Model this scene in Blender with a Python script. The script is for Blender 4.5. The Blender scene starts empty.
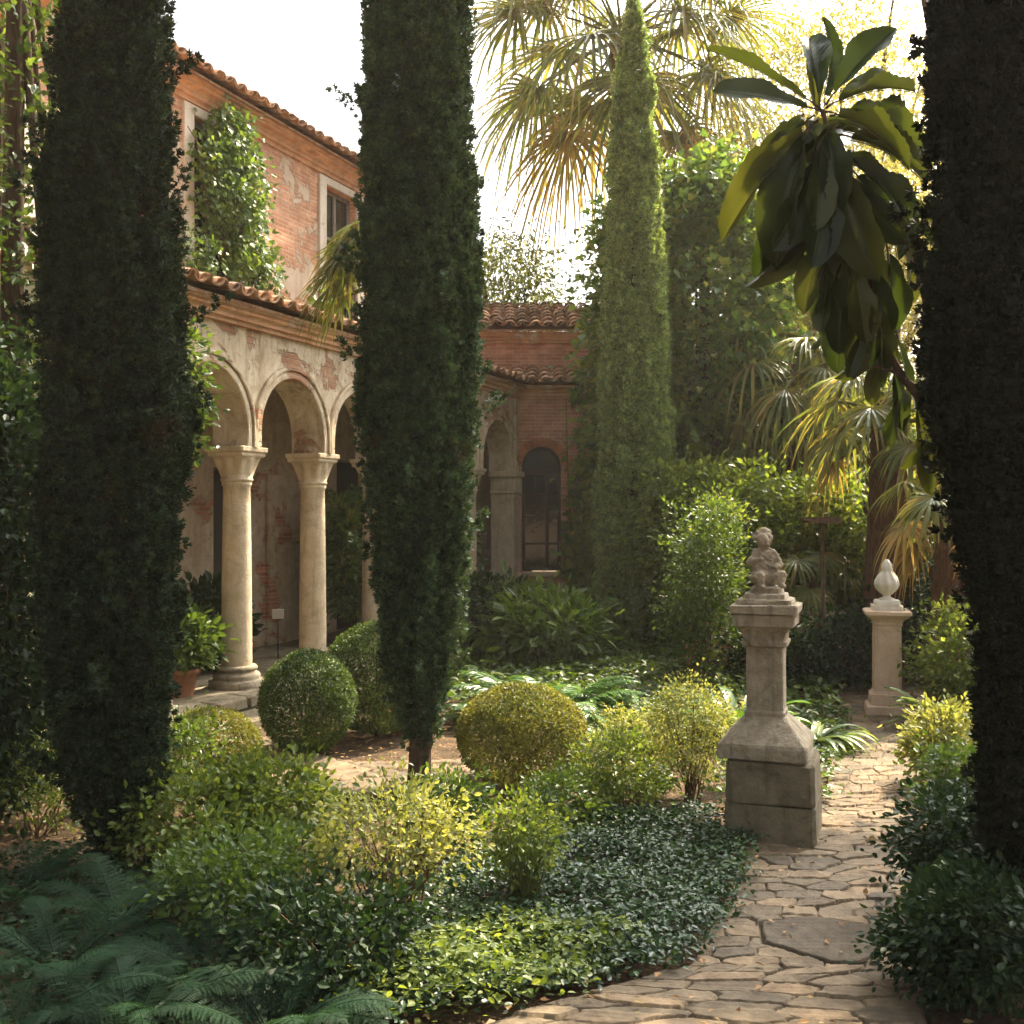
import bpy, math, random
import numpy as np
from mathutils import Vector
R = math.radians
rng = np.random.default_rng(7)
random.seed(7)
sc = bpy.context.scene
COL = sc.collection

# ------------------------------------------------------------------ camera, sky, sun, exposure
EYE = 1.8; F = 1100.0
cam_d = bpy.data.cameras.new('camera'); cam = bpy.data.objects.new('camera', cam_d); COL.objects.link(cam)
cam.location = (0, 0, EYE); cam.rotation_euler = (R(90), 0, 0)
cam_d.sensor_width = 36; cam_d.lens = 36 * F / 1024; cam_d.clip_end = 2000; cam_d.clip_start = .05
sc.camera = cam
SUN_AZ, SUN_EL = 38.0, 48.0            # azimuth from +Y towards +X
w = bpy.data.worlds.new('World'); sc.world = w; w.use_nodes = True
nt = w.node_tree; nt.nodes.clear()
sky = nt.nodes.new('ShaderNodeTexSky'); sky.sky_type = 'NISHITA'; sky.sun_disc = False
sky.sun_elevation = R(SUN_EL); sky.sun_rotation = R(SUN_AZ); sky.dust_density = 10.0; sky.air_density = .5; sky.ozone_density = .3
bg = nt.nodes.new('ShaderNodeBackground'); bg.inputs[1].default_value = .115
wo = nt.nodes.new('ShaderNodeOutputWorld')
hsv = nt.nodes.new('ShaderNodeHueSaturation'); hsv.inputs['Saturation'].default_value = .25; hsv.inputs['Value'].default_value = 1.4   # hazy, milky sky
nt.links.new(sky.outputs[0], hsv.inputs['Color']); nt.links.new(hsv.outputs[0], bg.inputs[0]); nt.links.new(bg.outputs[0], wo.inputs[0])
sd = bpy.data.lights.new('sun', 'SUN'); sd.energy = 5.0; sd.angle = R(.5); sd.color = (1.0, .83, .60)
sun = bpy.data.objects.new('sun', sd); COL.objects.link(sun)
sv = Vector((math.sin(R(SUN_AZ)) * math.cos(R(SUN_EL)), math.cos(R(SUN_AZ)) * math.cos(R(SUN_EL)), math.sin(R(SUN_EL))))
sun.rotation_euler = sv.to_track_quat('Z', 'Y').to_euler(); sun.location = (8, 8, 14)
sc.view_settings.view_transform = 'Standard'; sc.view_settings.look = 'None'
sc.view_settings.exposure = 1.68; sc.view_settings.gamma = 1
sc.render.engine = 'CYCLES'
sc.cycles.use_denoising = True
sc.cycles.max_bounces = 8; sc.cycles.diffuse_bounces = 4; sc.cycles.transmission_bounces = 5
sc.cycles.use_adaptive_sampling = True; sc.cycles.adaptive_threshold = .02

# ------------------------------------------------------------------ mesh helpers
class Geo:
    def __init__(s): s.V = []; s.Fc = []; s.n = 0
    def add(s, v, f, m=0, smooth=False):
        v = np.asarray(v, float).reshape(-1, 3); f = np.asarray(f, int)
        s.V.append(v); s.Fc.append((f + s.n, m, smooth)); s.n += len(v)
    def build(s, name, mats, parent=None):
        me = bpy.data.meshes.new(name)
        V = np.concatenate(s.V).astype(np.float32)
        me.vertices.add(len(V)); me.vertices.foreach_set('co', V.ravel())
        loops = np.concatenate([f.ravel() for f, _, _ in s.Fc]).astype(np.int32)
        sizes = np.concatenate([np.full(len(f), f.shape[1]) for f, _, _ in s.Fc]).astype(np.int32)
        mi = np.concatenate([np.full(len(f), m) for f, m, _ in s.Fc]).astype(np.int32)
        sm = np.concatenate([np.full(len(f), sm_) for f, _, sm_ in s.Fc]).astype(bool)
        starts = np.concatenate([[0], np.cumsum(sizes)[:-1]]).astype(np.int32)
        me.loops.add(len(loops)); me.loops.foreach_set('vertex_index', loops)
        me.polygons.add(len(sizes)); me.polygons.foreach_set('loop_start', starts)
        me.polygons.foreach_set('material_index', mi); me.polygons.foreach_set('use_smooth', sm)
        for m in (mats if isinstance(mats, (list, tuple)) else [mats]): me.materials.append(m)
        me.update(calc_edges=True); me.validate()
        o = bpy.data.objects.new(name, me); COL.objects.link(o)
        if parent is not None: o.parent = parent
        return o

def nrm(a):
    a = np.asarray(a, float); return a / np.maximum(np.linalg.norm(a, axis=-1, keepdims=True), 1e-9)
def scatter(g, tpl, P, D, N, S, m=0, smooth=False):
    tv, tf = tpl; P = np.asarray(P, float); n = len(P)
    if n == 0: return
    D = nrm(D); X = nrm(np.cross(D, N)); N = np.cross(X, D)
    S = np.asarray(S, float)
    if S.ndim == 1: S = np.stack([S, S, S], 1)
    v = (P[:, None] + X[:, None] * (tv[None, :, 0:1] * S[:, None, 0:1]) + D[:, None] * (tv[None, :, 1:2] * S[:, None, 1:2])
         + N[:, None] * (tv[None, :, 2:3] * S[:, None, 2:3]))
    f = tf[None] + (np.arange(n) * len(tv))[:, None, None]
    g.add(v.reshape(-1, 3), f.reshape(-1, tf.shape[1]), m, smooth)
def rdir(n): return nrm(rng.normal(size=(n, 3)))
def tube(g, pts, rad, sides=8, m=0, cap=True):
    P = np.asarray(pts, float); n = len(P); rad = np.broadcast_to(np.asarray(rad, float), (n,))
    T = nrm(np.gradient(P, axis=0)); a = np.array([0, 0, 1.]) if abs(T[0][2]) < .9 else np.array([1., 0, 0])
    u = nrm(np.cross(T[0], a)); V = []
    for i in range(n):
        u = nrm(u - T[i] * np.dot(u, T[i])); v = np.cross(T[i], u)
        t = np.arange(sides) * 2 * math.pi / sides
        V.append(P[i] + rad[i] * (np.cos(t)[:, None] * u + np.sin(t)[:, None] * v))
    V = np.concatenate(V); f = []
    for i in range(n - 1):
        for j in range(sides):
            k = (j + 1) % sides; f.append((i * sides + j, i * sides + k, (i + 1) * sides + k, (i + 1) * sides + j))
    g.add(V, f, m, True)
    if cap: g.add(V[-sides:], [list(range(sides))], m)
def bez(a, b, c, n=8):
    t = np.linspace(0, 1, n)[:, None]; a, b, c = map(lambda q: np.asarray(q, float), (a, b, c))
    return (1 - t) ** 2 * a + 2 * t * (1 - t) * b + t * t * c
BOXF = np.array([(0, 1, 3, 2), (4, 6, 7, 5), (0, 4, 5, 1), (2, 3, 7, 6), (0, 2, 6, 4), (1, 5, 7, 3)])
def box(g, x0, x1, y0, y1, z0, z1, m=0, bev=0.0, jit=0.0):
    if bev <= 0:
        v = np.array([(x, y, z) for x in (x0, x1) for y in (y0, y1) for z in (z0, z1)], float)
        if jit: v = v + rng.normal(size=v.shape) * jit
        g.add(v, BOXF, m); return
    b = bev; secs = [(z0, b), (z0 + b, 0), (z1 - b, 0), (z1, b)]
    rings = []
    for z, i in secs:
        c = b
        rings.append([(x0 + i + c, y0 + i, z), (x1 - i - c, y0 + i, z), (x1 - i, y0 + i + c, z), (x1 - i, y1 - i - c, z),
                      (x1 - i - c, y1 - i, z), (x0 + i + c, y1 - i, z), (x0 + i, y1 - i - c, z), (x0 + i, y0 + i + c, z)])
    loft(g, rings, m, jit)
def loft(g, rings, m=0, jit=0.0, smooth=False, capb=True, capt=True):
    Rg = np.array(rings, float); n, k, _ = Rg.shape
    V = Rg.reshape(-1, 3)
    if jit: V = V + rng.normal(size=V.shape) * jit
    f = [(i * k + j, i * k + (j + 1) % k, (i + 1) * k + (j + 1) % k, (i + 1) * k + j) for i in range(n - 1) for j in range(k)]
    g.add(V, f, m, smooth)
    if capb: g.add(V[:k], [list(range(k))[::-1]], m)
    if capt: g.add(V[-k:], [list(range(k))], m)
def lathe(g, prof, c=(0, 0), sides=40, m=0, smooth=True):
    t = np.arange(sides) * 2 * math.pi / sides
    rings = [np.stack([c[0] + r * np.cos(t), c[1] + r * np.sin(t), np.full(sides, z)], 1) for r, z in prof]
    loft(g, rings, m, 0, smooth)
def squares(g, prof, m=0, c=(0, 0), jit=0.0, chop=.012):
    # square sections (half width, z) with slightly chipped corners
    rings = []
    for h, z in prof:
        c_ = min(chop, h * .2)
        q = [(-h + c_, -h), (h - c_, -h), (h, -h + c_), (h, h - c_), (h - c_, h), (-h + c_, h), (-h, h - c_), (-h, -h + c_)]
        rings.append([(c[0] + x, c[1] + y, z) for x, y in q])
    loft(g, rings, m, jit)
def wob(P, s=1.0, seed=0.0):
    P = np.asarray(P) * s; x, y, z = P[..., 0], P[..., 1], P[..., 2]
    return (np.sin(1.7 * x + 2.3 * y + seed) + np.sin(2.9 * y - 1.3 * z + 1.3 * seed + 1) + np.sin(2.1 * z + 1.9 * x + .7 * seed + 2)
            + .6 * np.sin(4.7 * x - 3.9 * z + seed * 2) + .6 * np.sin(5.3 * y + 4.1 * z + seed * 3)) / 4.2

# leaf shapes: x across, y along, z up
LEAF_D = (np.array([(0, 0, 0), (-.5, .42, .14), (0, 1, -.1), (.5, .42, .14)], float), np.array([(0, 2, 1), (0, 3, 2)]))
_l = [(0, 0, 0), (0, .35, -.03), (0, .7, -.04), (0, 1, -.16), (-.44, .3, .1), (-.38, .68, .06), (.44, .3, .1), (.38, .68, .06)]
LEAF_O = (np.array(_l, float), np.array([(0, 1, 4), (1, 2, 5), (1, 5, 4), (2, 3, 5), (0, 6, 1), (1, 7, 2), (1, 6, 7), (2, 7, 3)]))
_l = [(0, 0, 0), (0, .45, 0), (0, 1, -.1), (-.3, -.12, .06), (-.62, .3, .1), (-.3, .42, .05), (-.28, .68, .05),
      (.3, -.12, .06), (.62, .3, .1), (.3, .42, .05), (.28, .68, .05)]
LEAF_I = (np.array(_l, float), np.array([(0, 1, 3), (3, 5, 4), (3, 1, 5), (1, 6, 5), (1, 2, 6), (0, 7, 1), (7, 8, 9), (7, 9, 1), (1, 9, 10), (1, 10, 2)]))
def _spray():
    V = []; Fs = []
    for (y0, a, b, L, wd) in [(0, 0, 0, .9, .30), (.05, .75, .35, .6, .26), (.1, -.75, -.25, .6, .26), (.25, .6, -.45, .55, .24), (.3, -.6, .5, .5, .24),
                              (.05, .15, .95, .55, .26), (.1, -.15, -.95, .55, .26), (.5, .4, .2, .42, .2), (.5, -.4, -.2, .42, .2)]:
        d = np.array([math.sin(a) * math.cos(b), math.cos(a) * math.cos(b), math.sin(b)])
        s = nrm(np.cross(d, [.3, .2, 1])); o = np.array([0, y0, 0]); n = len(V)
        V += [o, o + d * L * .5 - s * wd * .5, o + d * L, o + d * L * .5 + s * wd * .5]
        Fs += [(n, n + 1, n + 2), (n, n + 2, n + 3)]
    return np.array(V), np.array(Fs)
SPRAY = _spray()

# ------------------------------------------------------------------ materials
def mat(name):
    m = bpy.data.materials.new(name); m.use_nodes = True; t = m.node_tree; t.nodes.clear()
    return m, t
class NT:
    def __init__(s, t): s.t = t
    def n(s, ty, **k):
        q = s.t.nodes.new('ShaderNode' + ty)
        for a, b in k.items(): setattr(q, a, b)
        return q
    def l(s, a, b): s.t.links.new(a, b)
    def mix(s, fac, a, b, blend='MIX'):
        q = s.n('MixRGB', blend_type=blend)
        for i, x in enumerate((fac, a, b)):
            if hasattr(x, 'links'): s.l(x, q.inputs[i])
            elif i == 0: q.inputs[0].default_value = x
            else: q.inputs[i].default_value = (*x, 1)
        return q.outputs[0]
    def noise(s, scale, vec=None, detail=5, rough=.6, dist=0):
        q = s.n('TexNoise'); q.inputs['Scale'].default_value = scale; q.inputs['Detail'].default_value = detail
        q.inputs['Roughness'].default_value = rough; q.inputs['Distortion'].default_value = dist
        if vec is not None: s.l(vec, q.inputs['Vector'])
        return q.outputs[0]
    def ramp(s, x, stops):
        q = s.n('ValToRGB'); e = q.color_ramp.elements
        while len(e) < len(stops): e.new(.5)
        for el, (p, c) in zip(e, stops): el.position = p; el.color = (*c, 1) if len(c) == 3 else c
        s.l(x, q.inputs[0]); return q.outputs[0]
    def math(s, op, a, b=None, clamp=False):
        q = s.n('Math', operation=op, use_clamp=clamp)
        for i, x in enumerate((a, b)):
            if x is None: continue
            if hasattr(x, 'links'): s.l(x, q.inputs[i])
            else: q.inputs[i].default_value = x
        return q.outputs[0]
    def out(s, sh):
        o = s.n('OutputMaterial'); s.l(sh, o.inputs[0])
    def bump(s, h, strength, dist, prev=None):
        q = s.n('Bump'); q.inputs['Strength'].default_value = strength; q.inputs['Distance'].default_value = dist
        s.l(h, q.inputs['Height'])
        if prev is not None: s.l(prev, q.inputs['Normal'])
        return q.outputs[0]
    def pbsdf(s, col, rough=.8, spec=.3, normal=None):
        p = s.n('BsdfPrincipled')
        if hasattr(col, 'links'): s.l(col, p.inputs['Base Color'])
        else: p.inputs['Base Color'].default_value = (*col, 1)
        if hasattr(rough, 'links'): s.l(rough, p.inputs['Roughness'])
        else: p.inputs['Roughness'].default_value = rough
        p.inputs['Specular IOR Level'].default_value = spec
        if normal is not None: s.l(normal, p.inputs['Normal'])
        return p.outputs[0]
BW = [(0, (0, 0, 0)), (1, (1, 1, 1))]
def leafmat(name, cols, trans=.35, rough=.42, spec=.35, yellow=(1.5, 1.35, .6), patch=2.2, dead=0, vr=0):
    m, t = mat(name); n = NT(t)
    g = n.n('NewGeometry'); tc = n.n('TexCoord')
    base = n.ramp(g.outputs['Random Per Island'], [(i / (len(cols) - 1), c) for i, c in enumerate(cols)])
    ns = n.noise(patch, tc.outputs['Object'], 3)
    var = n.ramp(ns, [(.32, (.62, .68, .66)), (.68, (1.25, 1.2, 1.05))])
    if vr: var = n.ramp(n.noise(patch, tc.outputs['Object'], 3), [(.34, (1 - vr, 1 - vr, 1 - vr * .9)), (.66, (1 + vr * 1.5, 1 + vr * 1.4, 1 + vr))])
    base = n.mix(1, base, var, 'MULTIPLY')
    if dead:
        dm = n.ramp(n.noise(2.6, tc.outputs['Object'], 6, .7), [(.60, (0, 0, 0)), (.70, (1, 1, 1))])
        base = n.mix(n.math('MULTIPLY', dm, dead), base, (.13, .08, .04))
    p = n.pbsdf(base, rough, spec)
    tr = n.n('BsdfTranslucent'); n.l(n.mix(1, base, yellow, 'MULTIPLY'), tr.inputs[0])
    mx = n.n('MixShader'); mx.inputs[0].default_value = trans; n.l(p, mx.inputs[1]); n.l(tr.outputs[0], mx.inputs[2])
    n.out(mx.outputs[0]); return m
def barkmat(name, c1, c2):
    m, t = mat(name); n = NT(t); tc = n.n('TexCoord')
    mp = n.n('Mapping'); mp.inputs['Scale'].default_value = (1, 1, .18); n.l(tc.outputs['Object'], mp.inputs[0])
    h = n.noise(38, mp.outputs[0], 6, .7); c = n.ramp(h, [(.3, c1), (.7, c2)])
    n.out(n.pbsdf(c, .9, .1, n.bump(h, .9, .02))); return m
def stonemat(name, cols, scale=6, dark=(.08, .07, .05), darkamt=.6, lichen=None, bump=.5, island=False):
    m, t = mat(name); n = NT(t); tc = n.n('TexCoord'); P = tc.outputs['Object']
    a = n.noise(scale, P, 8, .65); c = n.ramp(a, [(.25, cols[0]), (.5, cols[1]), (.75, cols[2])])
    if island:
        g = n.n('NewGeometry'); r = n.ramp(g.outputs['Random Per Island'], [(0, (.6, .58, .56)), (.35, (.9, .82, .72)), (.7, (1.08, 1.0, .9)), (1, (1.25, 1.12, .95))])
        c = n.mix(1, c, r, 'MULTIPLY')
    st = n.noise(scale * .55, P, 10, .75, 1.2); st = n.ramp(st, [(.52, (0, 0, 0)), (.72, (1, 1, 1))])
    c = n.mix(n.math('MULTIPLY', st, darkamt), c, dark)
    if lichen:
        li = n.ramp(n.noise(scale * 2.3, P, 6, .7, .5), [(.56, (0, 0, 0)), (.66, (1, 1, 1))])
        c = n.mix(n.math('MULTIPLY', li, .7), c, lichen)
    mpz = n.n('Mapping'); mpz.inputs['Scale'].default_value = (6, 6, .5); n.l(P, mpz.inputs[0])
    sk = n.ramp(n.noise(2.2, mpz.outputs[0], 8, .7), [(.54, (0, 0, 0)), (.70, (1, 1, 1))]); c = n.mix(n.math('MULTIPLY', sk, darkamt * .7), c, dark)
    fine = n.noise(scale * 14, P, 6, .75); pit = n.noise(scale * 4, P, 8, .7)
    nm = n.bump(pit, bump, .03); nm = n.bump(fine, bump * .8, .006, nm)
    n.out(n.pbsdf(c, .88, .2, nm)); return m
def wallmat(name, plaster_amt, plaster=((.55, .44, .30), (.68, .57, .42), (.76, .66, .52)), brick=((.36, .14, .075), (.50, .235, .13)), mortar=(.46, .36, .26), stain=.55, seed=0):
    # old brick with plaster left on it; plaster_amt 0 = bare brick, 1 = all plaster
    m, t = mat(name); n = NT(t); tc = n.n('TexCoord'); P = tc.outputs['Object']
    sx = n.n('SeparateXYZ'); n.l(P, sx.inputs[0])
    wv = n.noise(3.0, P, 3); u = n.math('ADD', sx.outputs[0], sx.outputs[1])
    zz = n.math('ADD', sx.outputs[2], n.math('MULTIPLY', wv, .018))
    cv = n.n('CombineXYZ'); n.l(u, cv.inputs[0]); n.l(zz, cv.inputs[1])
    bt = n.n('TexBrick'); n.l(cv.outputs[0], bt.inputs['Vector'])
    bt.inputs['Scale'].default_value = 1.0; bt.inputs['Brick Width'].default_value = .25; bt.inputs['Row Height'].default_value = .052
    bt.inputs['Mortar Size'].default_value = .0075; bt.inputs['Mortar Smooth'].default_value = .5; bt.inputs['Bias'].default_value = -.1
    bt.inputs['Color1'].default_value = (*brick[0], 1); bt.inputs['Color2'].default_value = (*brick[1], 1); bt.inputs['Mortar'].default_value = (*mortar, 1)
    bc = n.mix(1, bt.outputs[0], n.ramp(n.noise(5, P, 7, .7), [(.25, (.6, .55, .5)), (.75, (1.3, 1.22, 1.15))]), 'MULTIPLY')
    mp = n.n('Mapping'); mp.inputs['Location'].default_value = (seed * 3.1, seed * 1.7, seed); n.l(P, mp.inputs[0])
    pn = n.noise(1.5, mp.outputs[0], 10, .68, .4)
    e = .62 - .5 * plaster_amt if plaster_amt < 1 else -.2
    mask = n.ramp(pn, [(max(e, 0), (0, 0, 0)), (max(e + .03, .01), (1, 1, 1))])
    pc = n.ramp(n.noise(4.5, P, 9, .7, .6), [(.28, plaster[0]), (.5, plaster[1]), (.72, plaster[2])])
    mp2 = n.n('Mapping'); mp2.inputs['Scale'].default_value = (4.5, 4.5, .45); n.l(P, mp2.inputs[0])
    vs = n.ramp(n.noise(1.6, mp2.outputs[0], 8, .7, .3), [(.5, (0, 0, 0)), (.75, (1, 1, 1))])
    pc = n.mix(n.math('MULTIPLY', vs, stain), pc, (.26, .17, .10))
    crack = n.n('TexVoronoi', feature='DISTANCE_TO_EDGE'); crack.inputs['Scale'].default_value = 2.2
    wp = n.n('VectorMath', operation='ADD'); n.l(P, wp.inputs[0])
    wn = n.n('TexNoise'); wn.inputs['Scale'].default_value = 3; n.l(P, wn.inputs['Vector'])
    n.l(wn.outputs[1], wp.inputs[1]); n.l(wp.outputs[0], crack.inputs['Vector'])
    ck = n.ramp(crack.outputs[0], [(0, (1, 1, 1)), (.012, (0, 0, 0))])
    pc = n.mix(n.math('MULTIPLY', ck, .55), pc, (.2, .14, .09))
    c = n.mix(mask, bc, pc)
    hb = n.math('MULTIPLY', n.math('SUBTRACT', 1.0, bt.outputs[1]), .5)
    hm = n.mix(mask, hb, (1, 1, 1))
    nm = n.bump(hm, .9, .018); nm = n.bump(n.noise(34, P, 8, .75), .6, .01, nm)
    n.out(n.pbsdf(c, .9, .15, nm)); return m
def plain(name, c, rough=.6, spec=.3, metal=0, var=.25):
    m, t = mat(name); n = NT(t); tc = n.n('TexCoord')
    h = n.noise(22, tc.outputs['Object'], 6, .7)
    col = n.mix(1, c, n.ramp(h, [(.3, (1 - var,) * 3), (.7, (1 + var,) * 3)]), 'MULTIPLY')
    s = n.pbsdf(col, rough, spec, n.bump(h, .3, .004)); n.out(s); return m

M = {}
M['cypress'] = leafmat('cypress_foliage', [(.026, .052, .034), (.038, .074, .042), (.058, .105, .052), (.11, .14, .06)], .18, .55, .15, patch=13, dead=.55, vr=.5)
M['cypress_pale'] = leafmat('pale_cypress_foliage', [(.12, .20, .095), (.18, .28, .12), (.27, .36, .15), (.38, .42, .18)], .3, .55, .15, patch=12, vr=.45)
M['cypress_shaded'] = leafmat('shaded_cypress_foliage', [(.009, .020, .013), (.014, .030, .017), (.024, .045, .022), (.05, .062, .028)], .14, .6, .12, patch=13, dead=.5, vr=.5)  # darker copy of the cypress foliage, shade at the left put into its colour
M['cypress_backlit'] = leafmat('backlit_cypress_foliage', [(.008, .012, .009), (.012, .017, .011), (.019, .025, .014)], .05, .75, .06)  # near-black leaf colour carries the backlit shade of the right-hand tree
M['box'] = leafmat('box_foliage', [(.040, .075, .022), (.065, .115, .028), (.12, .17, .04)], .25, .45, .25)
M['box_gold'] = leafmat('golden_box_foliage', [(.10, .11, .028), (.16, .17, .04), (.24, .24, .06)], .4, .45, .25)
M['lime'] = leafmat('lime_shrub_leaf', [(.07, .115, .022), (.13, .185, .035), (.23, .28, .07)], .5, .42, .35)
M['pale'] = leafmat('pale_shrub_leaf', [(.12, .15, .045), (.24, .26, .08), (.42, .42, .17)], .48, .45, .3)
M['mid'] = leafmat('green_shrub_leaf', [(.04, .08, .016), (.07, .12, .024), (.11, .17, .036)], .42, .42, .35)
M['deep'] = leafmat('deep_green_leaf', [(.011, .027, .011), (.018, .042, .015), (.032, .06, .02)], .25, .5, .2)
M['ground'] = leafmat('ground_cover_leaf', [(.014, .038, .016), (.022, .055, .02), (.036, .075, .026), (.06, .10, .034)], .22, .4, .32)
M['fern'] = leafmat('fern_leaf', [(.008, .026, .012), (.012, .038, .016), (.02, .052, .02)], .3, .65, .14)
M['cycad'] = leafmat('bright_frond', [(.05, .13, .02), (.08, .18, .03), (.11, .22, .04)], .4, .4, .4)
M['palm'] = leafmat('fan_palm_leaf', [(.09, .12, .03), (.14, .17, .045), (.20, .21, .06), (.26, .20, .07)], .45, .4, .4)
M['palm_dry'] = leafmat('dry_palm_leaf', [(.28, .18, .07), (.38, .27, .12), (.48, .37, .18)], .45, .55, .2)
M['ivy'] = leafmat('ivy_leaf', [(.07, .135, .034), (.11, .19, .05), (.155, .25, .062), (.27, .28, .08)], .5, .4, .4)
M['vine'] = leafmat('vine_leaf', [(.07, .135, .026), (.11, .19, .036), (.17, .25, .05)], .42, .42, .35)
M['olive'] = leafmat('olive_leaf', [(.20, .20, .09), (.28, .27, .12), (.38, .34, .17)], .5, .45, .3)
M['tree'] = leafmat('tree_leaf', [(.08, .11, .03), (.12, .15, .04), (.17, .18, .055)], .48, .45, .3)
M['big'] = leafmat('large_leaf', [(.018, .034, .010), (.03, .047, .012), (.055, .066, .018)], .2, .36, .35, (2.2, 1.9, .6))
M['rib'] = leafmat('leaf_rib', [(.07, .09, .03), (.11, .13, .05)], .3)
M['hosta'] = leafmat('strap_leaf', [(.09, .16, .05), (.15, .22, .08), (.26, .32, .16)], .35, .38, .4)
M['bark'] = barkmat('bark', (.045, .028, .018), (.14, .095, .06))
M['bark_red'] = barkmat('palm_bark', (.05, .025, .016), (.22, .12, .07))
M['twig'] = barkmat('twig', (.09, .06, .03), (.20, .14, .07))
M['greenstem'] = barkmat('green_stem', (.09, .10, .03), (.2, .21, .08))
M['stone'] = stonemat('weathered_stone', [(.25, .205, .13), (.42, .345, .235), (.54, .46, .33)], 8, (.05, .042, .022), .8, (.50, .47, .36), 1.0)
M['stone_block'] = stonemat('mossy_stone', [(.13, .11, .07), (.22, .18, .115), (.31, .26, .17)], 6, (.035, .032, .018), .85, (.28, .26, .17), 1.0)
M['stone_warm'] = stonemat('warm_stone', [(.48, .33, .22), (.60, .44, .31), (.68, .54, .40)], 5, (.20, .12, .07), .5)
M['stone_white'] = stonemat('white_stone', [(.58, .52, .42), (.70, .64, .53), (.78, .72, .62)], 7, (.3, .25, .17), .35)
M['marble'] = stonemat('column_stone', [(.44, .34, .21), (.60, .48, .32), (.70, .59, .42)], 6, (.22, .14, .075), .6)
def pavemat():
    m, t = mat('flagstone'); n = NT(t); tc = n.n('TexCoord'); P = tc.outputs['Object']
    tone = n.n('Attribute', attribute_name='tone').outputs['Fac']; st = n.n('Attribute', attribute_name='stone').outputs['Fac']
    c = n.ramp(n.noise(9, P, 9, .7, .4), [(.28, (.07, .055, .037)), (.5, (.145, .117, .080)), (.74, (.24, .20, .14))])
    tr = n.n('ValToRGB'); n.l(tone, tr.inputs[0]); e = tr.color_ramp.elements
    while len(e) < 6: e.new(.5)
    for el, (p_, col) in zip(e, [(0, (.52, .50, .47)), (.004, (.62, .60, .58)), (.3, (.85, .78, .68)), (.55, (1.0, .93, .84)), (.8, (1.15, 1.03, .90)), (1, (1.25, 1.05, .86))]): el.position = p_; el.color = (*col, 1)
    c = n.mix(1, c, tr.outputs[0], 'MULTIPLY')
    sp_ = n.ramp(n.noise(5, P, 10, .75, 1), [(.5, (0, 0, 0)), (.72, (1, 1, 1))]); c = n.mix(n.math('MULTIPLY', sp_, .6), c, (.06, .05, .032))
    ms = n.ramp(n.noise(2.2, P, 8, .7), [(.52, (0, 0, 0)), (.66, (1, 1, 1))]); jf = n.ramp(st, [(.15, (1, 1, 1)), (.6, (0, 0, 0))])
    c = n.mix(jf, c, n.mix(ms, (.065, .048, .03), (.06, .075, .025)))
    nm = n.bump(n.noise(40, P, 8, .75), .6, .006); nm = n.bump(n.noise(160, P, 4, .7), .3, .002, nm)
    n.out(n.pbsdf(c, .85, .22, nm)); return m
M['paving'] = pavemat()
M['slate'] = stonemat('grey_flagstone', [(.13, .12, .10), (.18, .165, .14), (.22, .2, .17)], 6, (.08, .07, .06), .4)
M['arcade'] = wallmat('arcade_plaster', .40, ((.38, .27, .16), (.62, .51, .35), (.78, .69, .52)), ((.42, .23, .14), (.56, .34, .22)), stain=.8, seed=1)
M['loggia'] = wallmat('loggia_wall', .42, ((.32, .23, .14), (.46, .35, .23), (.58, .47, .33)), stain=.75, seed=2)
M['brickwall'] = wallmat('brick_wall', .24, ((.52, .40, .28), (.6, .48, .35), (.66, .55, .42)), ((.54, .27, .165), (.70, .42, .27)), (.66, .53, .39), seed=3)
M['wing'] = wallmat('red_brick', 0.06, brick=((.50, .23, .15), (.66, .36, .25)), mortar=(.6, .48, .36), seed=4)
M['corn'] = wallmat('cornice_brick', .05, brick=((.56, .31, .18), (.70, .45, .28)), mortar=(.62, .45, .30), seed=5)
M['surround'] = wallmat('window_plaster', 1.0, ((.56, .5, .4), (.66, .60, .5), (.74, .69, .59)), stain=.3, seed=6)
M['tile'] = stonemat('roof_tile', [(.22, .11, .065), (.42, .25, .15), (.62, .50, .37)], 9, (.07, .045, .03), .75, (.58, .52, .40), .5, True)
M['wood'] = plain('old_wood', (.10, .06, .035), .75, .2, var=.4)
M['darkwood'] = plain('dark_wood', (.035, .024, .016), .6, .3)
M['greywood'] = plain('grey_shutter', (.20, .18, .15), .8, .2, var=.4)
M['iron'] = plain('iron', (.03, .028, .025), .5, .4)
M['terracotta'] = plain('terracotta', (.30, .14, .08), .85, .15)
M['white'] = plain('white_paint', (.42, .40, .35), .6, .3, var=.08)
def glassmat():
    m, t = mat('old_glass'); n = NT(t); tc = n.n('TexCoord')
    p = n.pbsdf((.012, .012, .010), .06, .8, n.bump(n.noise(7, tc.outputs['Object'], 2), .12, .01)); n.out(p); return m
M['glass'] = glassmat()
def soilmat():
    m, t = mat('soil'); n = NT(t); tc = n.n('TexCoord'); P = tc.outputs['Object']
    a = n.noise(3, P, 8, .7); c = n.ramp(a, [(.3, (.045, .030, .018)), (.55, (.085, .058, .034)), (.75, (.14, .10, .055))])
    v = n.n('TexVoronoi'); v.inputs['Scale'].default_value = 45; n.l(P, v.inputs['Vector'])
    li = n.ramp(n.noise(9, P, 4), [(.5, (0, 0, 0)), (.62, (1, 1, 1))])
    c = n.mix(n.math('MULTIPLY', li, .6), c, n.ramp(v.outputs[1], [(.2, (.09, .055, .03)), (.8, (.24, .15, .08))]))
    nm = n.bump(a, .8, .06); nm = n.bump(v.outputs[0], .6, .015, nm)
    n.out(n.pbsdf(c, .95, .1, nm)); return m
M['soil'] = soilmat()
M['litter'] = leafmat('fallen_leaf', [(.16, .08, .035), (.26, .15, .07), (.36, .25, .14), (.2, .17, .07)], .15, .7, .15)

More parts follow.
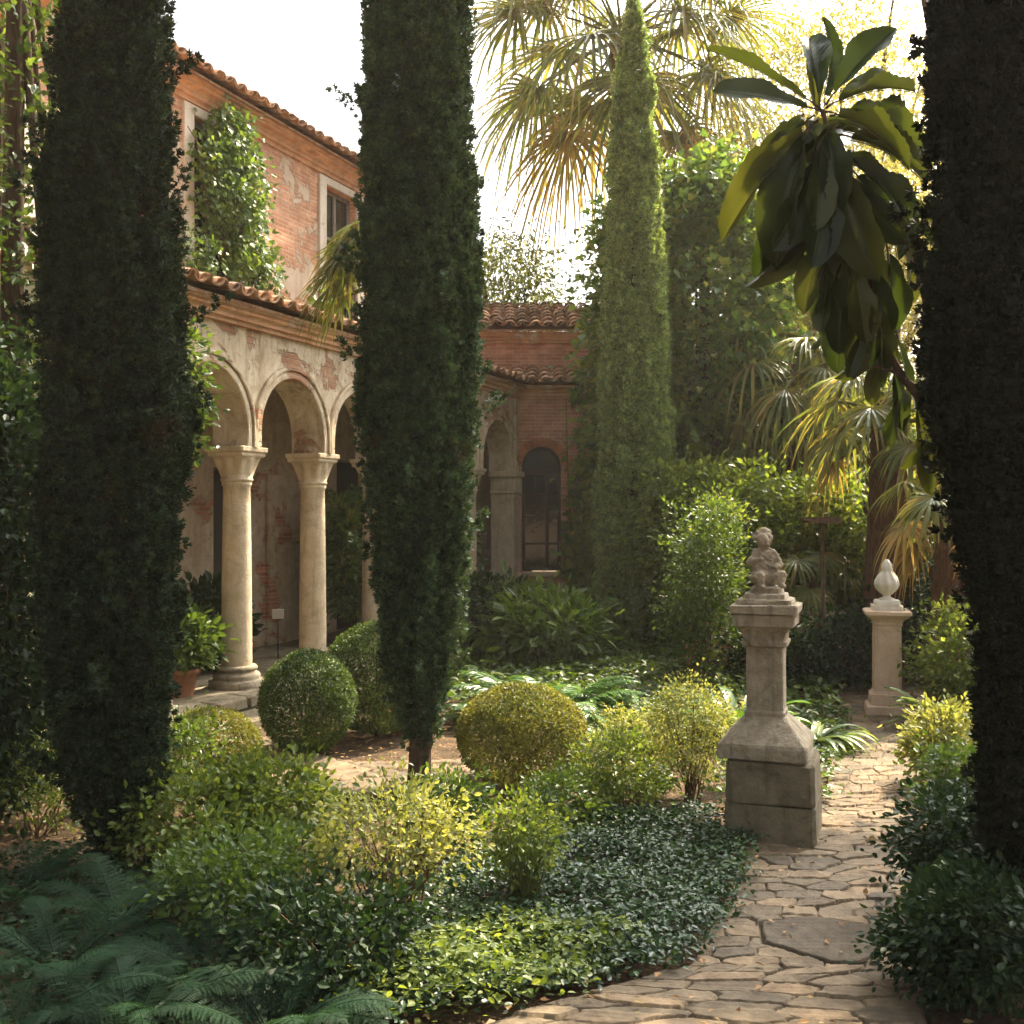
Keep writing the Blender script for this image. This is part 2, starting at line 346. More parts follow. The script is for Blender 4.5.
# ------------------------------------------------------------------ object helpers
def tag(o, label, cat, group=None, kind=None):
    if label: o['label'] = label
    if cat: o['category'] = cat
    if group: o['group'] = group
    if kind: o['kind'] = kind
    return o
def thing(name, label, cat, loc=(0, 0, 0), rotz=0, group=None):
    o = bpy.data.objects.new(name, None); COL.objects.link(o); o.empty_display_size = .1
    o.location = loc; o.rotation_euler = (0, 0, rotz); return tag(o, label, cat, group)
def struct(g, name, m):
    o = g.build(name, m); o['kind'] = 'structure'; return o
def at(px, yb):
    Y = EYE * F / (yb - 512); return ((px - 512) / F * Y, Y, 0)
def atY(px, Y): return ((px - 512) / F * Y, Y, 0)
def zat(py, Y): return EYE + (512 - py) / F * Y
def resample(pl, t):
    pl = np.asarray(pl, float); s = np.linspace(0, 1, len(pl)); return np.stack([np.interp(t, s, pl[:, i]) for i in range(pl.shape[1])], -1)

# ------------------------------------------------------------------ ground and paths
g = Geo()
xs = np.concatenate([[-300, -60, -20], np.linspace(-9, 12, 85), [25, 70, 300]]); ys = np.concatenate([[-200, -20], np.linspace(-4, 24, 113), [40, 90, 400]])
GX, GY = np.meshgrid(xs, ys, indexing='ij'); P = np.stack([GX, GY, 0 * GX], -1)
inner = (np.abs(GX) < 12) & (GY > -4) & (GY < 25)
Z = np.where(inner, .02 * wob(P, 2.2) - .025, -.03)
P[..., 2] = Z; ny = len(ys)
f = [(i * ny + j, (i + 1) * ny + j, (i + 1) * ny + j + 1, i * ny + j + 1) for i in range(len(xs) - 1) for j in range(ny - 1)]
g.add(P.reshape(-1, 3), f, 0, True); struct(g, 'ground', M['soil'])

PATH_L = [(-2.2, 2.2), (-1.0, 3.2), (-.04, 3.87), (.70, 4.32), (1.0, 5.1), (1.18, 5.86), (1.75, 6.5), (2.0, 7.0), (2.31, 7.98), (2.95, 9.75), (3.25, 11.2)]
PATH_R = [(.6, 1.0), (1.0, 2.2), (1.40, 3.6), (1.56, 4.3), (1.82, 5.1), (2.15, 5.86), (2.40, 6.5), (2.60, 7.0), (3.05, 7.98), (3.78, 9.75), (4.3, 11.2)]
def paving(name, PL, PR, cs, cv, res=.011, big=None, h0=.0):
    # one continuous paved sheet: irregular stones cut by sunken joints, real relief
    PL = np.array(PL, float); PR = np.array(PR, float); mid = (PL + PR) / 2; wd = np.linalg.norm(PR - PL, axis=1).mean()
    Ltot = np.sum(np.linalg.norm(np.diff(mid, axis=0), axis=1)); ns, nv = int(Ltot / res), int(wd / res)
    t = np.linspace(0, 1, ns); a, b = resample(PL, t), resample(PR, t); v = np.linspace(0, 1, nv)
    P = a[:, None] + (b - a)[:, None] * v[None, :, None]
    S_, V_ = np.meshgrid(t * Ltot, v * wd, indexing='ij'); Q = np.stack([S_, V_, 0 * S_], -1)
    x = S_ / cs + .06 * wob(Q, 6, 1) + .03 * wob(Q, 34, 2); y = V_ / cv + .05 * wob(Q, 6, 5) + .02 * wob(Q, 29, 7)
    gx, gy = int(Ltot / cs) + 6, int(wd / cv) + 6
    jx = rng.uniform(-.27, .27, (gx, gy)); jy = rng.uniform(-.36, .36, (gx, gy)); hgt = rng.uniform(0, .012, (gx, gy)); tl = rng.normal(size=(gx, gy, 2)) * .02; tone = rng.random((gx, gy))
    ci, cj = np.floor(x).astype(int), np.floor(y).astype(int)
    F1 = np.full(x.shape, 9.); F2 = np.full(x.shape, 9.); iz = np.zeros(x.shape); tn = np.zeros(x.shape)
    for di in (-2, -1, 0, 1, 2):
        for dj in (-2, -1, 0, 1, 2):
            I = np.clip(ci + di + 2, 0, gx - 1); J = np.clip(cj + dj + 2, 0, gy - 1)
            sx = ci + di + .5 + jx[I, J]; sy = cj + dj + .5 + jy[I, J] + .5 * (I % 2) - .25
            d = (np.abs(x - sx) ** 3.2 + np.abs((y - sy) * 1.08) ** 3.2) ** (1 / 3.2); near = d < F1
            F2 = np.where(near, F1, np.minimum(F2, d)); F1 = np.where(near, d, F1)
            iz = np.where(near, hgt[I, J] + tl[I, J, 0] * (x - sx) * cs + tl[I, J, 1] * (y - sy) * cv, iz); tn = np.where(near, tone[I, J], tn)
    edge = F2 - F1
    if big is not None:
        de = np.max([((P[..., 0] - big[0]) * math.cos(a_) / big[2] + (P[..., 1] - big[1]) * math.sin(a_) / big[3]) / r_ for a_, r_ in ((.2, 1), (1.1, .9), (1.9, 1.02), (3.0, 1.05), (3.9, .85), (4.6, .95), (5.5, .8))], axis=0) + .02 * wob(Q, 20, 2)
        ins = de < 1; edge = np.where(ins, (1 - de) * 1.5, np.minimum(edge, (de - 1) * 1.5)); iz = np.where(ins, .012, iz); tn = np.where(ins, -1, tn)
    edge = np.minimum(edge, np.minimum(V_, wd - V_) * 9 + .1 * wob(Q, 9, 4))
    edge = edge + .012 * wob(Q, 60, 6)
    h = np.clip((edge - .012) / .045, 0, 1) ** .7
    Z = h0 + .001 + h * (.020 + iz) + .0022 * wob(Q, 24, 9) * h + .0012 * wob(Q, 70, 3)
    V = np.concatenate([P, Z[..., None]], -1).reshape(-1, 3); idx = np.arange(ns * nv).reshape(ns, nv)
    f = np.stack([idx[:-1, :-1], idx[:-1, 1:], idx[1:, 1:], idx[1:, :-1]], -1).reshape(-1, 4)
    g = Geo(); g.add(V, f[:, ::-1], 0, True); o = struct(g, name, M['paving'])
    for nm_, val in (('tone', tn), ('stone', h)):
        at_ = o.data.attributes.new(nm_, 'FLOAT', 'POINT'); at_.data.foreach_set('value', val.ravel().astype(np.float32))
    return o
BIG = (at(832, 946)[0], at(832, 946)[1], .27, .25)
paving('stone_path', PATH_L, PATH_R, .145, .27, .0085, BIG)
paving('terrace_paving', [(-3.3, 9.1), (-2.35, 9.1), (-1.8, 8.5), (-1.2, 7.85), (-.2, 7.85), (.3, 8.2)], [(-3.9, 7.7), (-2.7, 7.4), (-2.1, 7.2), (-1.3, 6.9), (-.2, 7.05), (.6, 7.5)], .28, .36, .016)

# ------------------------------------------------------------------ the villa
U = np.array([.3698, .9291]); OX, OY = -2.3475, 9.982; ROT = math.atan2(U[1], U[0])
villa = thing('villa', 'old two storey brick villa with a plastered arcade of round arches and tiled eaves', 'building', (OX, OY, 0), ROT)
S = 1.29; K0, K1 = -3, 5; U0, U1 = K0 * S - .3, K1 * S + .18
SPR = 2.39; RAD = .535; STILT = .15; DEP = .36; TOP = 3.49; BACK = 1.75
def sweep(g, u0, u1, prof, m=0, n=1):
    us = np.linspace(u0, u1, n + 1)
    rings = [[(u, y, z) for y, z in prof] for u in us]
    loft(g, rings, m)
# arcade wall with arches
g = Geo(); zs = SPR + STILT; NA = 28
def face_strip(poly_lo, y):           # poly_lo list of (u,z) lower edge; closes up to TOP
    v = [(u, y, z) for u, z in poly_lo] + [(u, y, TOP) for u, z in poly_lo]; n = len(poly_lo)
    fs = [(i, i + 1, n + i + 1, n + i) for i in range(n - 1) if abs(poly_lo[i + 1][0] - poly_lo[i][0]) > 1e-6]
    g.add(v, fs)
for k in range(K0, K1):
    uc = (k + .5) * S; th = np.linspace(math.pi, 0, NA)
    arch = [(uc - RAD, SPR - .004)] + [(uc + RAD * math.cos(a), zs + RAD * math.sin(a)) for a in th] + [(uc + RAD, SPR - .004)]
    for y in (0, DEP):
        face_strip([(k * S, SPR - .004), (uc - RAD, SPR - .004)], y); face_strip(arch, y); face_strip([(uc + RAD, SPR - .004), ((k + 1) * S, SPR - .004)], y)
    n = len(arch); v = [(u, 0, z) for u, z in arch] + [(u, DEP, z) for u, z in arch]
    g.add(v, [(i, i + 1, n + i + 1, n + i) for i in range(n - 1)])
    for a, b in ((k * S, uc - RAD), (uc + RAD, (k + 1) * S)):
        g.add([(a, 0, SPR - .004), (b, 0, SPR - .004), (b, DEP, SPR - .004), (a, DEP, SPR - .004)], [(0, 1, 2, 3)])
g.build('arcade_wall', M['arcade'], villa)
g = Geo(); box(g, K1 * S + .002, U1 + .5, -.02, DEP, .2, TOP + .0); g.build('corner_pier', M['arcade'], villa)
g = Geo(); box(g, U1 + .06, U1 + .3, DEP + .002, BACK - .002, .21, TOP - .01); g.build('end_wall', M['loggia'], villa)
# archivolts: two raised rings
for k in range(K0, K1):
    g = Geo(); uc = (k + .5) * S
    for r0, r1, pr in ((RAD + .0, RAD + .07, .022), (RAD + .075, RAD + .115, .04)):
        th = np.linspace(math.pi * 1.0, 0, 36); rings = []
        for a, zz_ in [(math.pi, SPR + .002)] + [(a, zs) for a in th] + [(0., SPR + .002)]:
            c, s_ = math.cos(a), math.sin(a)
            rings.append([(uc + r * c, y, zz_ + r * s_) for r, y in ((r0 + .002, .01), (r0 + .002, -pr + .006), (r0 + .012, -pr), (r1 - .012, -pr), (r1, -pr + .008), (r1, .01))])
        loft(g, rings, 0, .0012)
    g.build('archivolt', M['arcade'], villa)
# columns
def make_column(k):
    u = k * S; y = DEP / 2
    g = Geo(); prof = [(.147, .40), (.150, .44)] + [(.150 - .018 * (i / 10) ** 1.6, .46 + i * .157) for i in range(11)] + [(.146, 2.045), (.146, 2.07), (.128, 2.075)]
    prof = [(r_ * .92, z_) for r_, z_ in prof]; lathe(g, prof, (u, y)); c = g.build('column', M['marble'], villa)
    g = Geo(); rings = []; n = 48; t = np.arange(n) * 2 * math.pi / n
    for z, r, e, lobe in ((2.066, .128, 0, 0), (2.085, .145, 0, .0), (2.1, .15, .0, 0), (2.105, .135, 0, 0), (2.15, .142, .1, .06), (2.2, .15, .25, .07), (2.25, .158, .45, .08), (2.29, .172, .65, .04), (2.305, .178, .8, 0)):
        ce, se = np.cos(t), np.sin(t); sq = 1 / np.maximum(np.abs(ce), np.abs(se)); rad = r * ((1 - e) + e * np.minimum(sq, 1.32)) * (1 + lobe * np.cos(8 * t))
        rings.append(np.c_[u + rad * ce, y + rad * se, np.full(n, z)])
    loft(g, rings, 0, 0, True)
    squares(g, [(.18, 2.302), (.188, 2.315), (.188, 2.335), (.203, 2.35), (.207, 2.385), (.2, SPR - .0)], 0, (u, y), .001)
    g.build('capital', M['marble'], c)
    g = Geo(); lathe(g, [(.245, .205), (.25, .23), (.25, .27), (.215, .275), (.21, .29), (.215, .31), (.2, .335), (.17, .345), (.168, .36), (.185, .37), (.188, .385), (.175, .402), (.15, .405)], (u, y))
    squares(g, [(.30, .10), (.30, .2), (.29, .208)], 0, (u, y), .004, .03)
    g.build('column_base', M['stone'], c)
for k in range(K0, K1): make_column(k)
# end pilaster with fluted cap
g = Geo(); u = K1 * S
box(g, u - .13, u + .15, -.035, DEP * .9, .2, 2.06, 0, .01); p = g.build('pilaster', M['marble'], villa)
g = Geo(); box(g, u - .15, u + .17, -.055, DEP * .92, 2.062, 2.10, 0, .008)
for i in range(6): tube(g, [(u - .10 + i * .045, -.045, 2.1), (u - .10 + i * .045, -.05, 2.30)], .018, 8)
box(g, u - .13, u + .15, -.04, DEP * .9, 2.102, 2.30, 0); box(g, u - .18, u + .2, -.085, DEP * .95, 2.302, SPR - .002, 0, .012); g.build('capital', M['marble'], p)
# stylobate (raised floor with two worn steps)
g = Geo(); box(g, U0, U1 + .3, -.22, BACK + .3, -.1, .2, 0, .02); box(g, U0, U1 - .3, -.55, -.221, -.1, .09, 0, .02)
for k in range(-9, 15): box(g, k * .42 + .01, k * .42 + .41, -.25, -.02, .1, .204 + rng.uniform(0, .008), 0, .015, .004)
g.build('stylobate', M['stone_block'], villa)
# loggia back wall + upper storey wall (one plane), with openings left as real recesses
UW1 = 7.6
holes = [(1.38, 2.18, 4.42, 6.1), (4.10, 4.90, 4.42, 6.1), (-1.84, -1.04, 4.42, 6.1), (1.75, 2.35, .2, 2.3), (4.4, 5.2, .2, 2.5), (-1.2, -.4, .2, 2.3)]
def wall_with_holes(g, u0, u1, z0, z1, y, th, holes):
    us = sorted({u0, u1, *[h[i] for h in holes for i in (0, 1)]}); zq = sorted({z0, z1, *[h[i] for h in holes for i in (2, 3) if z0 < h[i] < z1]})
    for a, b in zip(us, us[1:]):
        for c, d in zip(zq, zq[1:]):
            if any(h[0] <= a and b <= h[1] and h[2] <= c and d <= h[3] for h in holes): continue
            g.add([(a, y, c), (b, y, c), (b, y, d), (a, y, d)], [(0, 1, 2, 3)])
    for h in holes:
        a, b, c, d = h; v = [(a, y, c), (b, y, c), (b, y, d), (a, y, d), (a, y + th, c), (b, y + th, c), (b, y + th, d), (a, y + th, d)]
        g.add(v, [(0, 1, 5, 4), (1, 2, 6, 5), (2, 3, 7, 6), (3, 0, 4, 7), (4, 5, 6, 7)])
g = Geo(); wall_with_holes(g, U0, UW1, .2, 3.75, BACK, .22, holes[3:]); g.build('loggia_back_wall', M['loggia'], villa)
g = Geo(); wall_with_holes(g, U0, UW1, 3.75, 6.3, BACK, .2, holes[:3])
g.add([(UW1, BACK, 3.75), (UW1, BACK + 5, 3.75), (UW1, BACK + 5, 6.5), (UW1, BACK, 6.5)], [(0, 1, 2, 3)])
g.add([(U0, BACK, 0), (U0, BACK + 5, 0), (U0, BACK + 5, 6.5), (U0, BACK, 6.5)], [(0, 1, 2, 3)])
g.build('upper_wall', M['brickwall'], villa)
# plaster remnants pilasters on loggia wall
for uu, w_, zt in ((.2, .5, 2.3), (2.75, .5, 2.25), (3.75, .4, 2.4), (-2.4, .5, 2.3)):
    g = Geo(); box(g, uu, uu + w_, BACK - .05, BACK - .001, .2, zt, 0, .006); g.build('wall_pilaster', M['loggia'], villa)
g = Geo(); box(g, U0, U1, DEP + .001, BACK - .001, 3.3, 3.36); g.build('loggia_ceiling', M['loggia'], villa)
for (a, b, c, d) in holes[3:]:
    g = Geo(); box(g, a + .02, b - .02, BACK + .12, BACK + .17, c, d - .02)
    for zz in (.35, 1.25): box(g, a + .1, b - .1, BACK + .105, BACK + .119, c + zz - .2, c + zz + .55, 0, .006)
    dr = g.build('door', M['darkwood'], villa)
    g = Geo(); tube(g, [(b - .12, BACK + .10, 1.2), (b - .12, BACK + .06, 1.2), (b - .17, BACK + .06, 1.2)], .012); g.build('handle', M['iron'], dr)
for (a, b, c, d) in holes[:3]:
    g = Geo()
    box(g, a - .17, a - .001, BACK - .035, BACK + .01, c - .02, d + .1, 0, .006); box(g, b + .001, b + .19, BACK - .035, BACK + .01, c - .02, d + .1, 0, .006)
    box(g, a - .0, b + .0, BACK - .034, BACK + .01, d + .002, d + .1, 0, .004)
    wn_ = g.build('window', M['surround'], villa)
    g = Geo(); box(g, a, b, BACK + .09, BACK + .14, d - .06, d); box(g, a, b, BACK + .09, BACK + .14, c, c + .06)
    for uu in (a + .001, (a + b) / 2 - .03, b - .061): box(g, uu, uu + .06, BACK + .089, BACK + .141, c + .002, d - .002)
    for zz in (.5, 1.02): box(g, a, b, BACK + .095, BACK + .135, c + zz, c + zz + .035)
    g.build('window_frame', M['greywood'], wn_)
    g = Geo(); box(g, a, b, BACK + .112, BACK + .118, c + .01, d - .01); g.build('pane', M['glass'], wn_)
    g = Geo()
    for i in range(8): tube(g, [(a + .05 + i * (b - a - .1) / 7, BACK - .02, c - .0), (a + .05 + i * (b - a - .1) / 7, BACK - .02, c + .72)], .007, 6)
    tube(g, [(a, BACK - .02, c + .70), (b, BACK - .02, c + .70)], .009, 6); g.build('balustrade', M['iron'], wn_)
# cornices
CP = lambda z: [(.0, z), (-.05, z), (-.05, z + .035), (-.085, z + .04), (-.085, z + .07), (-.115, z + .09), (-.13, z + .094), (-.13, z + .125), (-.165, z + .13), (-.165, z + .165), (.0, z + .165)]
g = Geo(); sweep(g, U0, U1 + .18, CP(3.45)); g.build('cornice', M['corn'], villa)
UP = [(BACK, 6.12), (BACK - .05, 6.12), (BACK - .05, 6.19), (BACK - .11, 6.2), (BACK - .11, 6.26), (BACK - .17, 6.31), (BACK - .25, 6.33), (BACK - .25, 6.37), (BACK - .32, 6.385), (BACK - .32, 6.45), (BACK + .1, 6.46)]
UP = [(BACK + (y - BACK) * (.58 if y < BACK else 1), 6.22 + (z - 6.12) * .68) for y, z in UP]
g = Geo(); sweep(g, U0, UW1 + .2, UP); g.build('cornice', M['corn'], villa)
def tiled(g, u0, u1, yf, zf, yb, zb, sp=.205, L=.38, r=.097, rows=None):
    d = np.array([yb - yf, zb - zf]); Lt = np.linalg.norm(d); d = d / Lt; nn = np.array([-d[1], d[0]])     # along slope, normal up
    g.add([(u0, yf + .03, zf), (u1, yf + .03, zf), (u1, yb, zb), (u0, yb, zb), (u0, yf + .03, zf - .03), (u1, yf + .03, zf - .03), (u1, yb, zb - .03), (u0, yb, zb - .03)],
          [(0, 1, 2, 3), (7, 6, 5, 4), (0, 4, 5, 1), (1, 5, 6, 2), (3, 2, 6, 7), (0, 3, 7, 4)])
    nr = rows or int(Lt / (L * .82)) + 1; th = np.linspace(0, math.pi, 9)
    for i in range(int((u1 - u0) / sp)):
        for row in range(nr):
            for up in (1, -1):
                uc = u0 + (i + (.5 if up > 0 else 1.0)) * sp + rng.normal() * .008; s0 = row * L * .82 - .03 + rng.normal() * .012 - (.0 if up > 0 else .02); s1 = s0 + L
                if s0 > Lt: continue
                s1 = min(s1, Lt + .02); rings = []
                for s_, rad, lift in ((s0, r * (1.03 if up > 0 else .92), .028 + rng.uniform(0, .012)), (s1, r * (.86 if up > 0 else 1.0), .004)):
                    for rr_ in (rad, rad - .016):
                        ring = []
                        for a in th:
                            h = rr_ * math.sin(a) * up * .8 + (.02 if up > 0 else .085) + lift
                            ring.append((uc + rr_ * math.cos(a), *(np.array([yf, zf]) + d * s_ + nn * h)))
                        rings.append(ring)
                o0, i0, o1, i1 = rings; n = len(th)
                V = np.array(o0 + i0 + o1 + i1); Fq = []
                for j in range(n - 1):
                    Fq += [(j, j + 1, 2 * n + j + 1, 2 * n + j), (n + j + 1, n + j, 3 * n + j, 3 * n + j + 1), (j + 1, j, n + j, n + j + 1), (2 * n + j, 2 * n + j + 1, 3 * n + j + 1, 3 * n + j)]
                g.add(V, Fq, 0, False)
g = Geo(); tiled(g, U0, U1 + .2, -.21, 3.625, BACK, 4.15); g.build('roof', M['tile'], villa)
g = Geo(); tiled(g, U0, UW1 + .3, BACK - .25, 6.455, BACK + 2.6, 7.5, rows=5); g.build('roof', M['tile'], villa)
# garden wing facing the garden: built square to the world
WX, WY = .09, 16.08
cr, sr = math.cos(-ROT), math.sin(-ROT); lx, ly = WX - OX, WY - OY
WLOC = (lx * cr - ly * sr, lx * sr + ly * cr, 0)
def wing_part(g, name, m, parent=villa):
    o = g.build(name, m, parent)
    if parent is villa: o.location = WLOC; o.rotation_euler = (0, 0, -ROT)
    return o
wc, wr, wz0, wz1 = .34, .29, .92, 2.47     # window centre, half width, sill, springing
g = Geo(); th = np.linspace(math.pi, 0, 25)
lo = [(wc - wr, wz0)] + [(wc + wr * math.cos(a), wz1 + wr * math.sin(a)) for a in th] + [(wc + wr, wz0)]; TOPW = 3.6
g2 = g; TOP_save = TOP; TOP = TOPW; face_strip(lo, 0); TOP = TOP_save
for a, b, c, d in ((-.02, wc - wr, -.1, TOPW), (wc + wr, 2.2, -.1, TOPW), (wc - wr, wc + wr, -.1, wz0)):
    g.add([(a, 0, c), (b, 0, c), (b, 0, d), (a, 0, d)], [(0, 1, 2, 3)])
n = len(lo); lo_ = lo + [lo[0]]; n = len(lo_)
g.add([(u, 0, z) for u, z in lo_] + [(u, .2, z) for u, z in lo_], [(i, i + 1, n + i + 1, n + i) for i in range(n - 1)])
g.add([(2.2, 0, -.1), (2.2, 3, -.1), (2.2, 3, TOPW), (2.2, 0, TOPW)], [(0, 1, 2, 3)])
wing_part(g, 'wing_wall', M['wing'])
# brick voussoir ring
g = Geo(); nv = 26
for i in range(nv):
    a0, a1 = math.pi * (i + .06) / nv, math.pi * (i + .94) / nv; r0, r1 = wr + .002, wr + .12 + rng.uniform(0, .012)
    pr = -.012 - rng.uniform(0, .006)
    q = [(wc + r * math.cos(a), wz1 + r * math.sin(a)) for a in (a0, a1) for r in (r0, r1)]
    v = [(u, y, z) for y in (pr, .01) for u, z in (q[0], q[1], q[3], q[2])]
    g.add(v, [(0, 1, 2, 3), (4, 7, 6, 5), (0, 4, 5, 1), (1, 5, 6, 2), (2, 6, 7, 3), (3, 7, 4, 0)])
wing_part(g, 'brick_arch', stonemat('arch_brick', [(.34, .13, .075), (.45, .2, .12), (.52, .27, .17)], 8, (.15, .07, .04), .4, None, .5, True))
g = Geo(); 
def archring(g, r0, r1, y0, y1):
    rings = []
    for r, y in ((r0, y0), (r1, y0), (r1, y1), (r0, y1)):
        rings.append([(wc - r, y, wz0 + .02)] + [(wc + r * math.cos(a), y, wz1 + r * math.sin(a)) for a in th] + [(wc + r, y, wz0 + .02)])
    rr_ = np.array(rings); k = rr_.shape[1]; V = rr_.reshape(-1, 3)
    g.add(V, [(a * k + j, a * k + j + 1, ((a + 1) % 4) * k + j + 1, ((a + 1) % 4) * k + j) for a in range(4) for j in range(k - 1)])
archring(g, wr - .055, wr - .002, .07, .13)
box(g, wc - wr + .01, wc + wr - .01, .065, .135, wz1 - .12, wz1 - .03); box(g, wc - wr + .01, wc + wr - .01, .07, .13, wz0 + .02, wz0 + .09)
box(g, wc + .06, wc + .11, .068, .128, wz0 + .05, wz1 - .1); box(g, wc - wr + .02, wc + wr - .02, .075, .12, wz1 - .42, wz1 - .38); box(g, wc - wr + .02, wc + wr - .02, .075, .12, wz0 + .4, wz0 + .43)
box(g, wc - .10, wc - .075, .076, .121, wz1 - .4, wz1 - .1)
wf = wing_part(g, 'window', M['darkwood'])
g = Geo(); a = np.linspace(math.pi, 0, 16); q = [(wc - wr + .02, wz0 + .03)] + [(wc + (wr - .02) * math.cos(x), wz1 + (wr - .02) * math.sin(x)) for x in a] + [(wc + wr - .02, wz0 + .03)]
g.add([(u, .1, z) for u, z in q], [list(range(len(q)))[::-1]]); g.build('pane', M['glass'], wf)
g = Geo(); box(g, wc - wr - .08, wc + wr + .08, -.07, .1, wz0 - .07, wz0 - .002, 0, .012); g.build('sill', M['stone_warm'], wf)
CW = [(y, z) for y, z in CP(3.45)]
g = Geo(); sweep(g, .02, 2.2, [(y * .8, z) for y, z in CW]); wing_part(g, 'cornice', M['corn'])
g = Geo(); tiled(g, -.1, 2.25, -.23, 3.63, .9, 3.98); wing_part(g, 'roof', M['tile'])
g = Geo(); box(g, -.75, 1.9, .95, 3.0, 3.3, 4.42); wing_part(g, 'wing_upper_wall', M['wing'])
g = Geo(); sweep(g, -.78, 1.95, [(.95 + y * .7, z + .962) for y, z in CW]); wing_part(g, 'cornice', M['corn'])
g = Geo(); tiled(g, -.85, 2.0, .74, 4.6, 2.6, 5.25); wing_part(g, 'roof', M['tile'])

# ------------------------------------------------------------------ stone pedestals and what stands on them
pd = at(768, 848); PX, PY = 1.43, 6.13
ped = thing('pedestal', 'tall weathered stone pedestal on a double block beside the path, nearest to the camera', 'pedestal', (PX, PY, 0), R(-19))
g = Geo(); squares(g, [(.236, -.05), (.24, .0), (.238, .22)], 0, (.03, 0), .003, .02); squares(g, [(.234, .226), (.236, .25), (.232, .44), (.222, .455)], 0, (.03, 0), .004, .02)
g.build('base_block', M['stone_block'], ped)
g = Geo(); squares(g, [(.235, .456), (.24, .47), (.24, .53), (.232, .545), (.125, .66), (.112, .675)], 0, (-.012, 0), .003, .014); g.build('sloped_plinth', M['stone'], ped)
g = Geo(); squares(g, [(.108, .673), (.108, .70), (.1, .71), (.1, .8), (.101, .95), (.1, 1.05), (.104, 1.06)], 0, (-.012, 0), .0015, .01); g.build('shaft', M['stone'], ped)
g = Geo(); squares(g, [(.104, 1.058), (.122, 1.068), (.122, 1.085), (.112, 1.092), (.118, 1.13), (.135, 1.16), (.15, 1.17), (.165, 1.176), (.165, 1.235), (.16, 1.24), (.182, 1.248), (.184, 1.285), (.176, 1.292)], 0, (-.012, 0), .002, .01)
g.build('cap', M['stone'], ped)
g = Geo(); squares(g, [(.15, 1.29), (.145, 1.315), (.12, 1.325), (.112, 1.345), (.09, 1.355), (.085, 1.38), (.07, 1.39)], 0, (-.012, 0), .003, .015); g.build('stepped_top', M['stone'], ped)

def blob_mesh(name, blobs, m, parent=None, voxel=.007, erode=.006, seed=1):
    # ellipsoids welded into one continuous surface by a voxel remesh, then worn
    g = Geo()
    for (c, r) in blobs:
        c = np.array(c); r = np.array(r if hasattr(r, '__len__') else (r, r, r)); n1, n2 = 12, 8; rings = []
        for i in range(1, n2):
            ph = math.pi * i / n2 - math.pi / 2; t = np.arange(n1) * 2 * math.pi / n1
            rings.append(np.c_[c[0] + r[0] * math.cos(ph) * np.cos(t), c[1] + r[1] * math.cos(ph) * np.sin(t), np.full(n1, c[2] + r[2] * math.sin(ph))])
        loft(g, rings, 0, 0, True)
    o = g.build(name, m, parent)
    md = o.modifiers.new('weld', 'REMESH'); md.mode = 'VOXEL'; md.voxel_size = voxel; md.use_smooth_shade = True
    sm = o.modifiers.new('smooth', 'SMOOTH'); sm.iterations = 2
    dg = bpy.context.evaluated_depsgraph_get(); me = bpy.data.meshes.new_from_object(o.evaluated_get(dg))
    o.modifiers.clear(); o.data = me
    co = np.zeros(len(me.vertices) * 3, np.float32); me.vertices.foreach_get('co', co); co = co.reshape(-1, 3)
    nm_ = np.zeros(len(co) * 3, np.float32); me.vertices.foreach_get('normal', nm_); nm_ = nm_.reshape(-1, 3)
    co += nm_ * (erode * (wob(co, 40, seed) * .6 + wob(co, 95, seed + 2) * .4))[:, None]
    me.vertices.foreach_set('co', co.ravel().astype(np.float32)); me.update()
    return o
def chain(a, b, ra, rb, n=6):
    a, b = np.array(a), np.array(b); return [(a + (b - a) * t, ra + (rb - ra) * t) for t in np.linspace(0, 1, n)]
st_blobs = [((0, 0, .04), (.062, .055, .05)), ((0, .005, .09), (.052, .043, .05)), ((0, .008, .14), (.056, .04, .045)), ((-.03, .005, .165), .024), ((.034, .005, .163), .024),
            ((-.002, .002, .195), .022), ((-.004, -.004, .232), (.034, .037, .042)), ((-.004, -.040, .226), (.008, .01, .012)), ((-.004, -.035, .208), (.014, .01, .007)),
            ((-.018, .006, .262), .02), ((.012, .008, .263), .021), ((-.034, .01, .238), .017), ((.028, .012, .238), .017), ((0, .03, .245), .026), ((.0, .0, .275), .016)]
st_blobs += chain((.04, 0, .16), (.066, -.02, .105), .02, .016) + chain((.066, -.02, .105), (.03, -.058, .095), .016, .012)
st_blobs += chain((-.036, 0, .162), (-.062, -.01, .12), .019, .016) + chain((-.062, -.01, .12), (-.036, -.056, .135), .016, .012)
st_blobs += chain((-.03, -.02, .05), (-.045, -.075, .052), .03, .024) + chain((-.045, -.075, .052), (-.04, -.082, .005), .022, .015) + chain((.03, -.02, .05), (.05, -.075, .056), .03, .024) + chain((.05, -.075, .056), (.046, -.084, .005), .022, .015)
st_blobs += chain((-.04, -.085, .0), (-.042, -.11, .0), .013, .01, 3) + chain((.046, -.085, .0), (.048, -.11, .0), .013, .01, 3)
statue = blob_mesh('statue', st_blobs, M['stone'], None, .005, .010)
statue.location = (PX - .02, PY + .02, 1.388); statue.rotation_euler = (0, 0, R(12)); statue.scale = (1.35, 1.0, 1.12)
tag(statue, 'small worn stone figure of a seated child with folded arms on the nearer pedestal', 'statue')

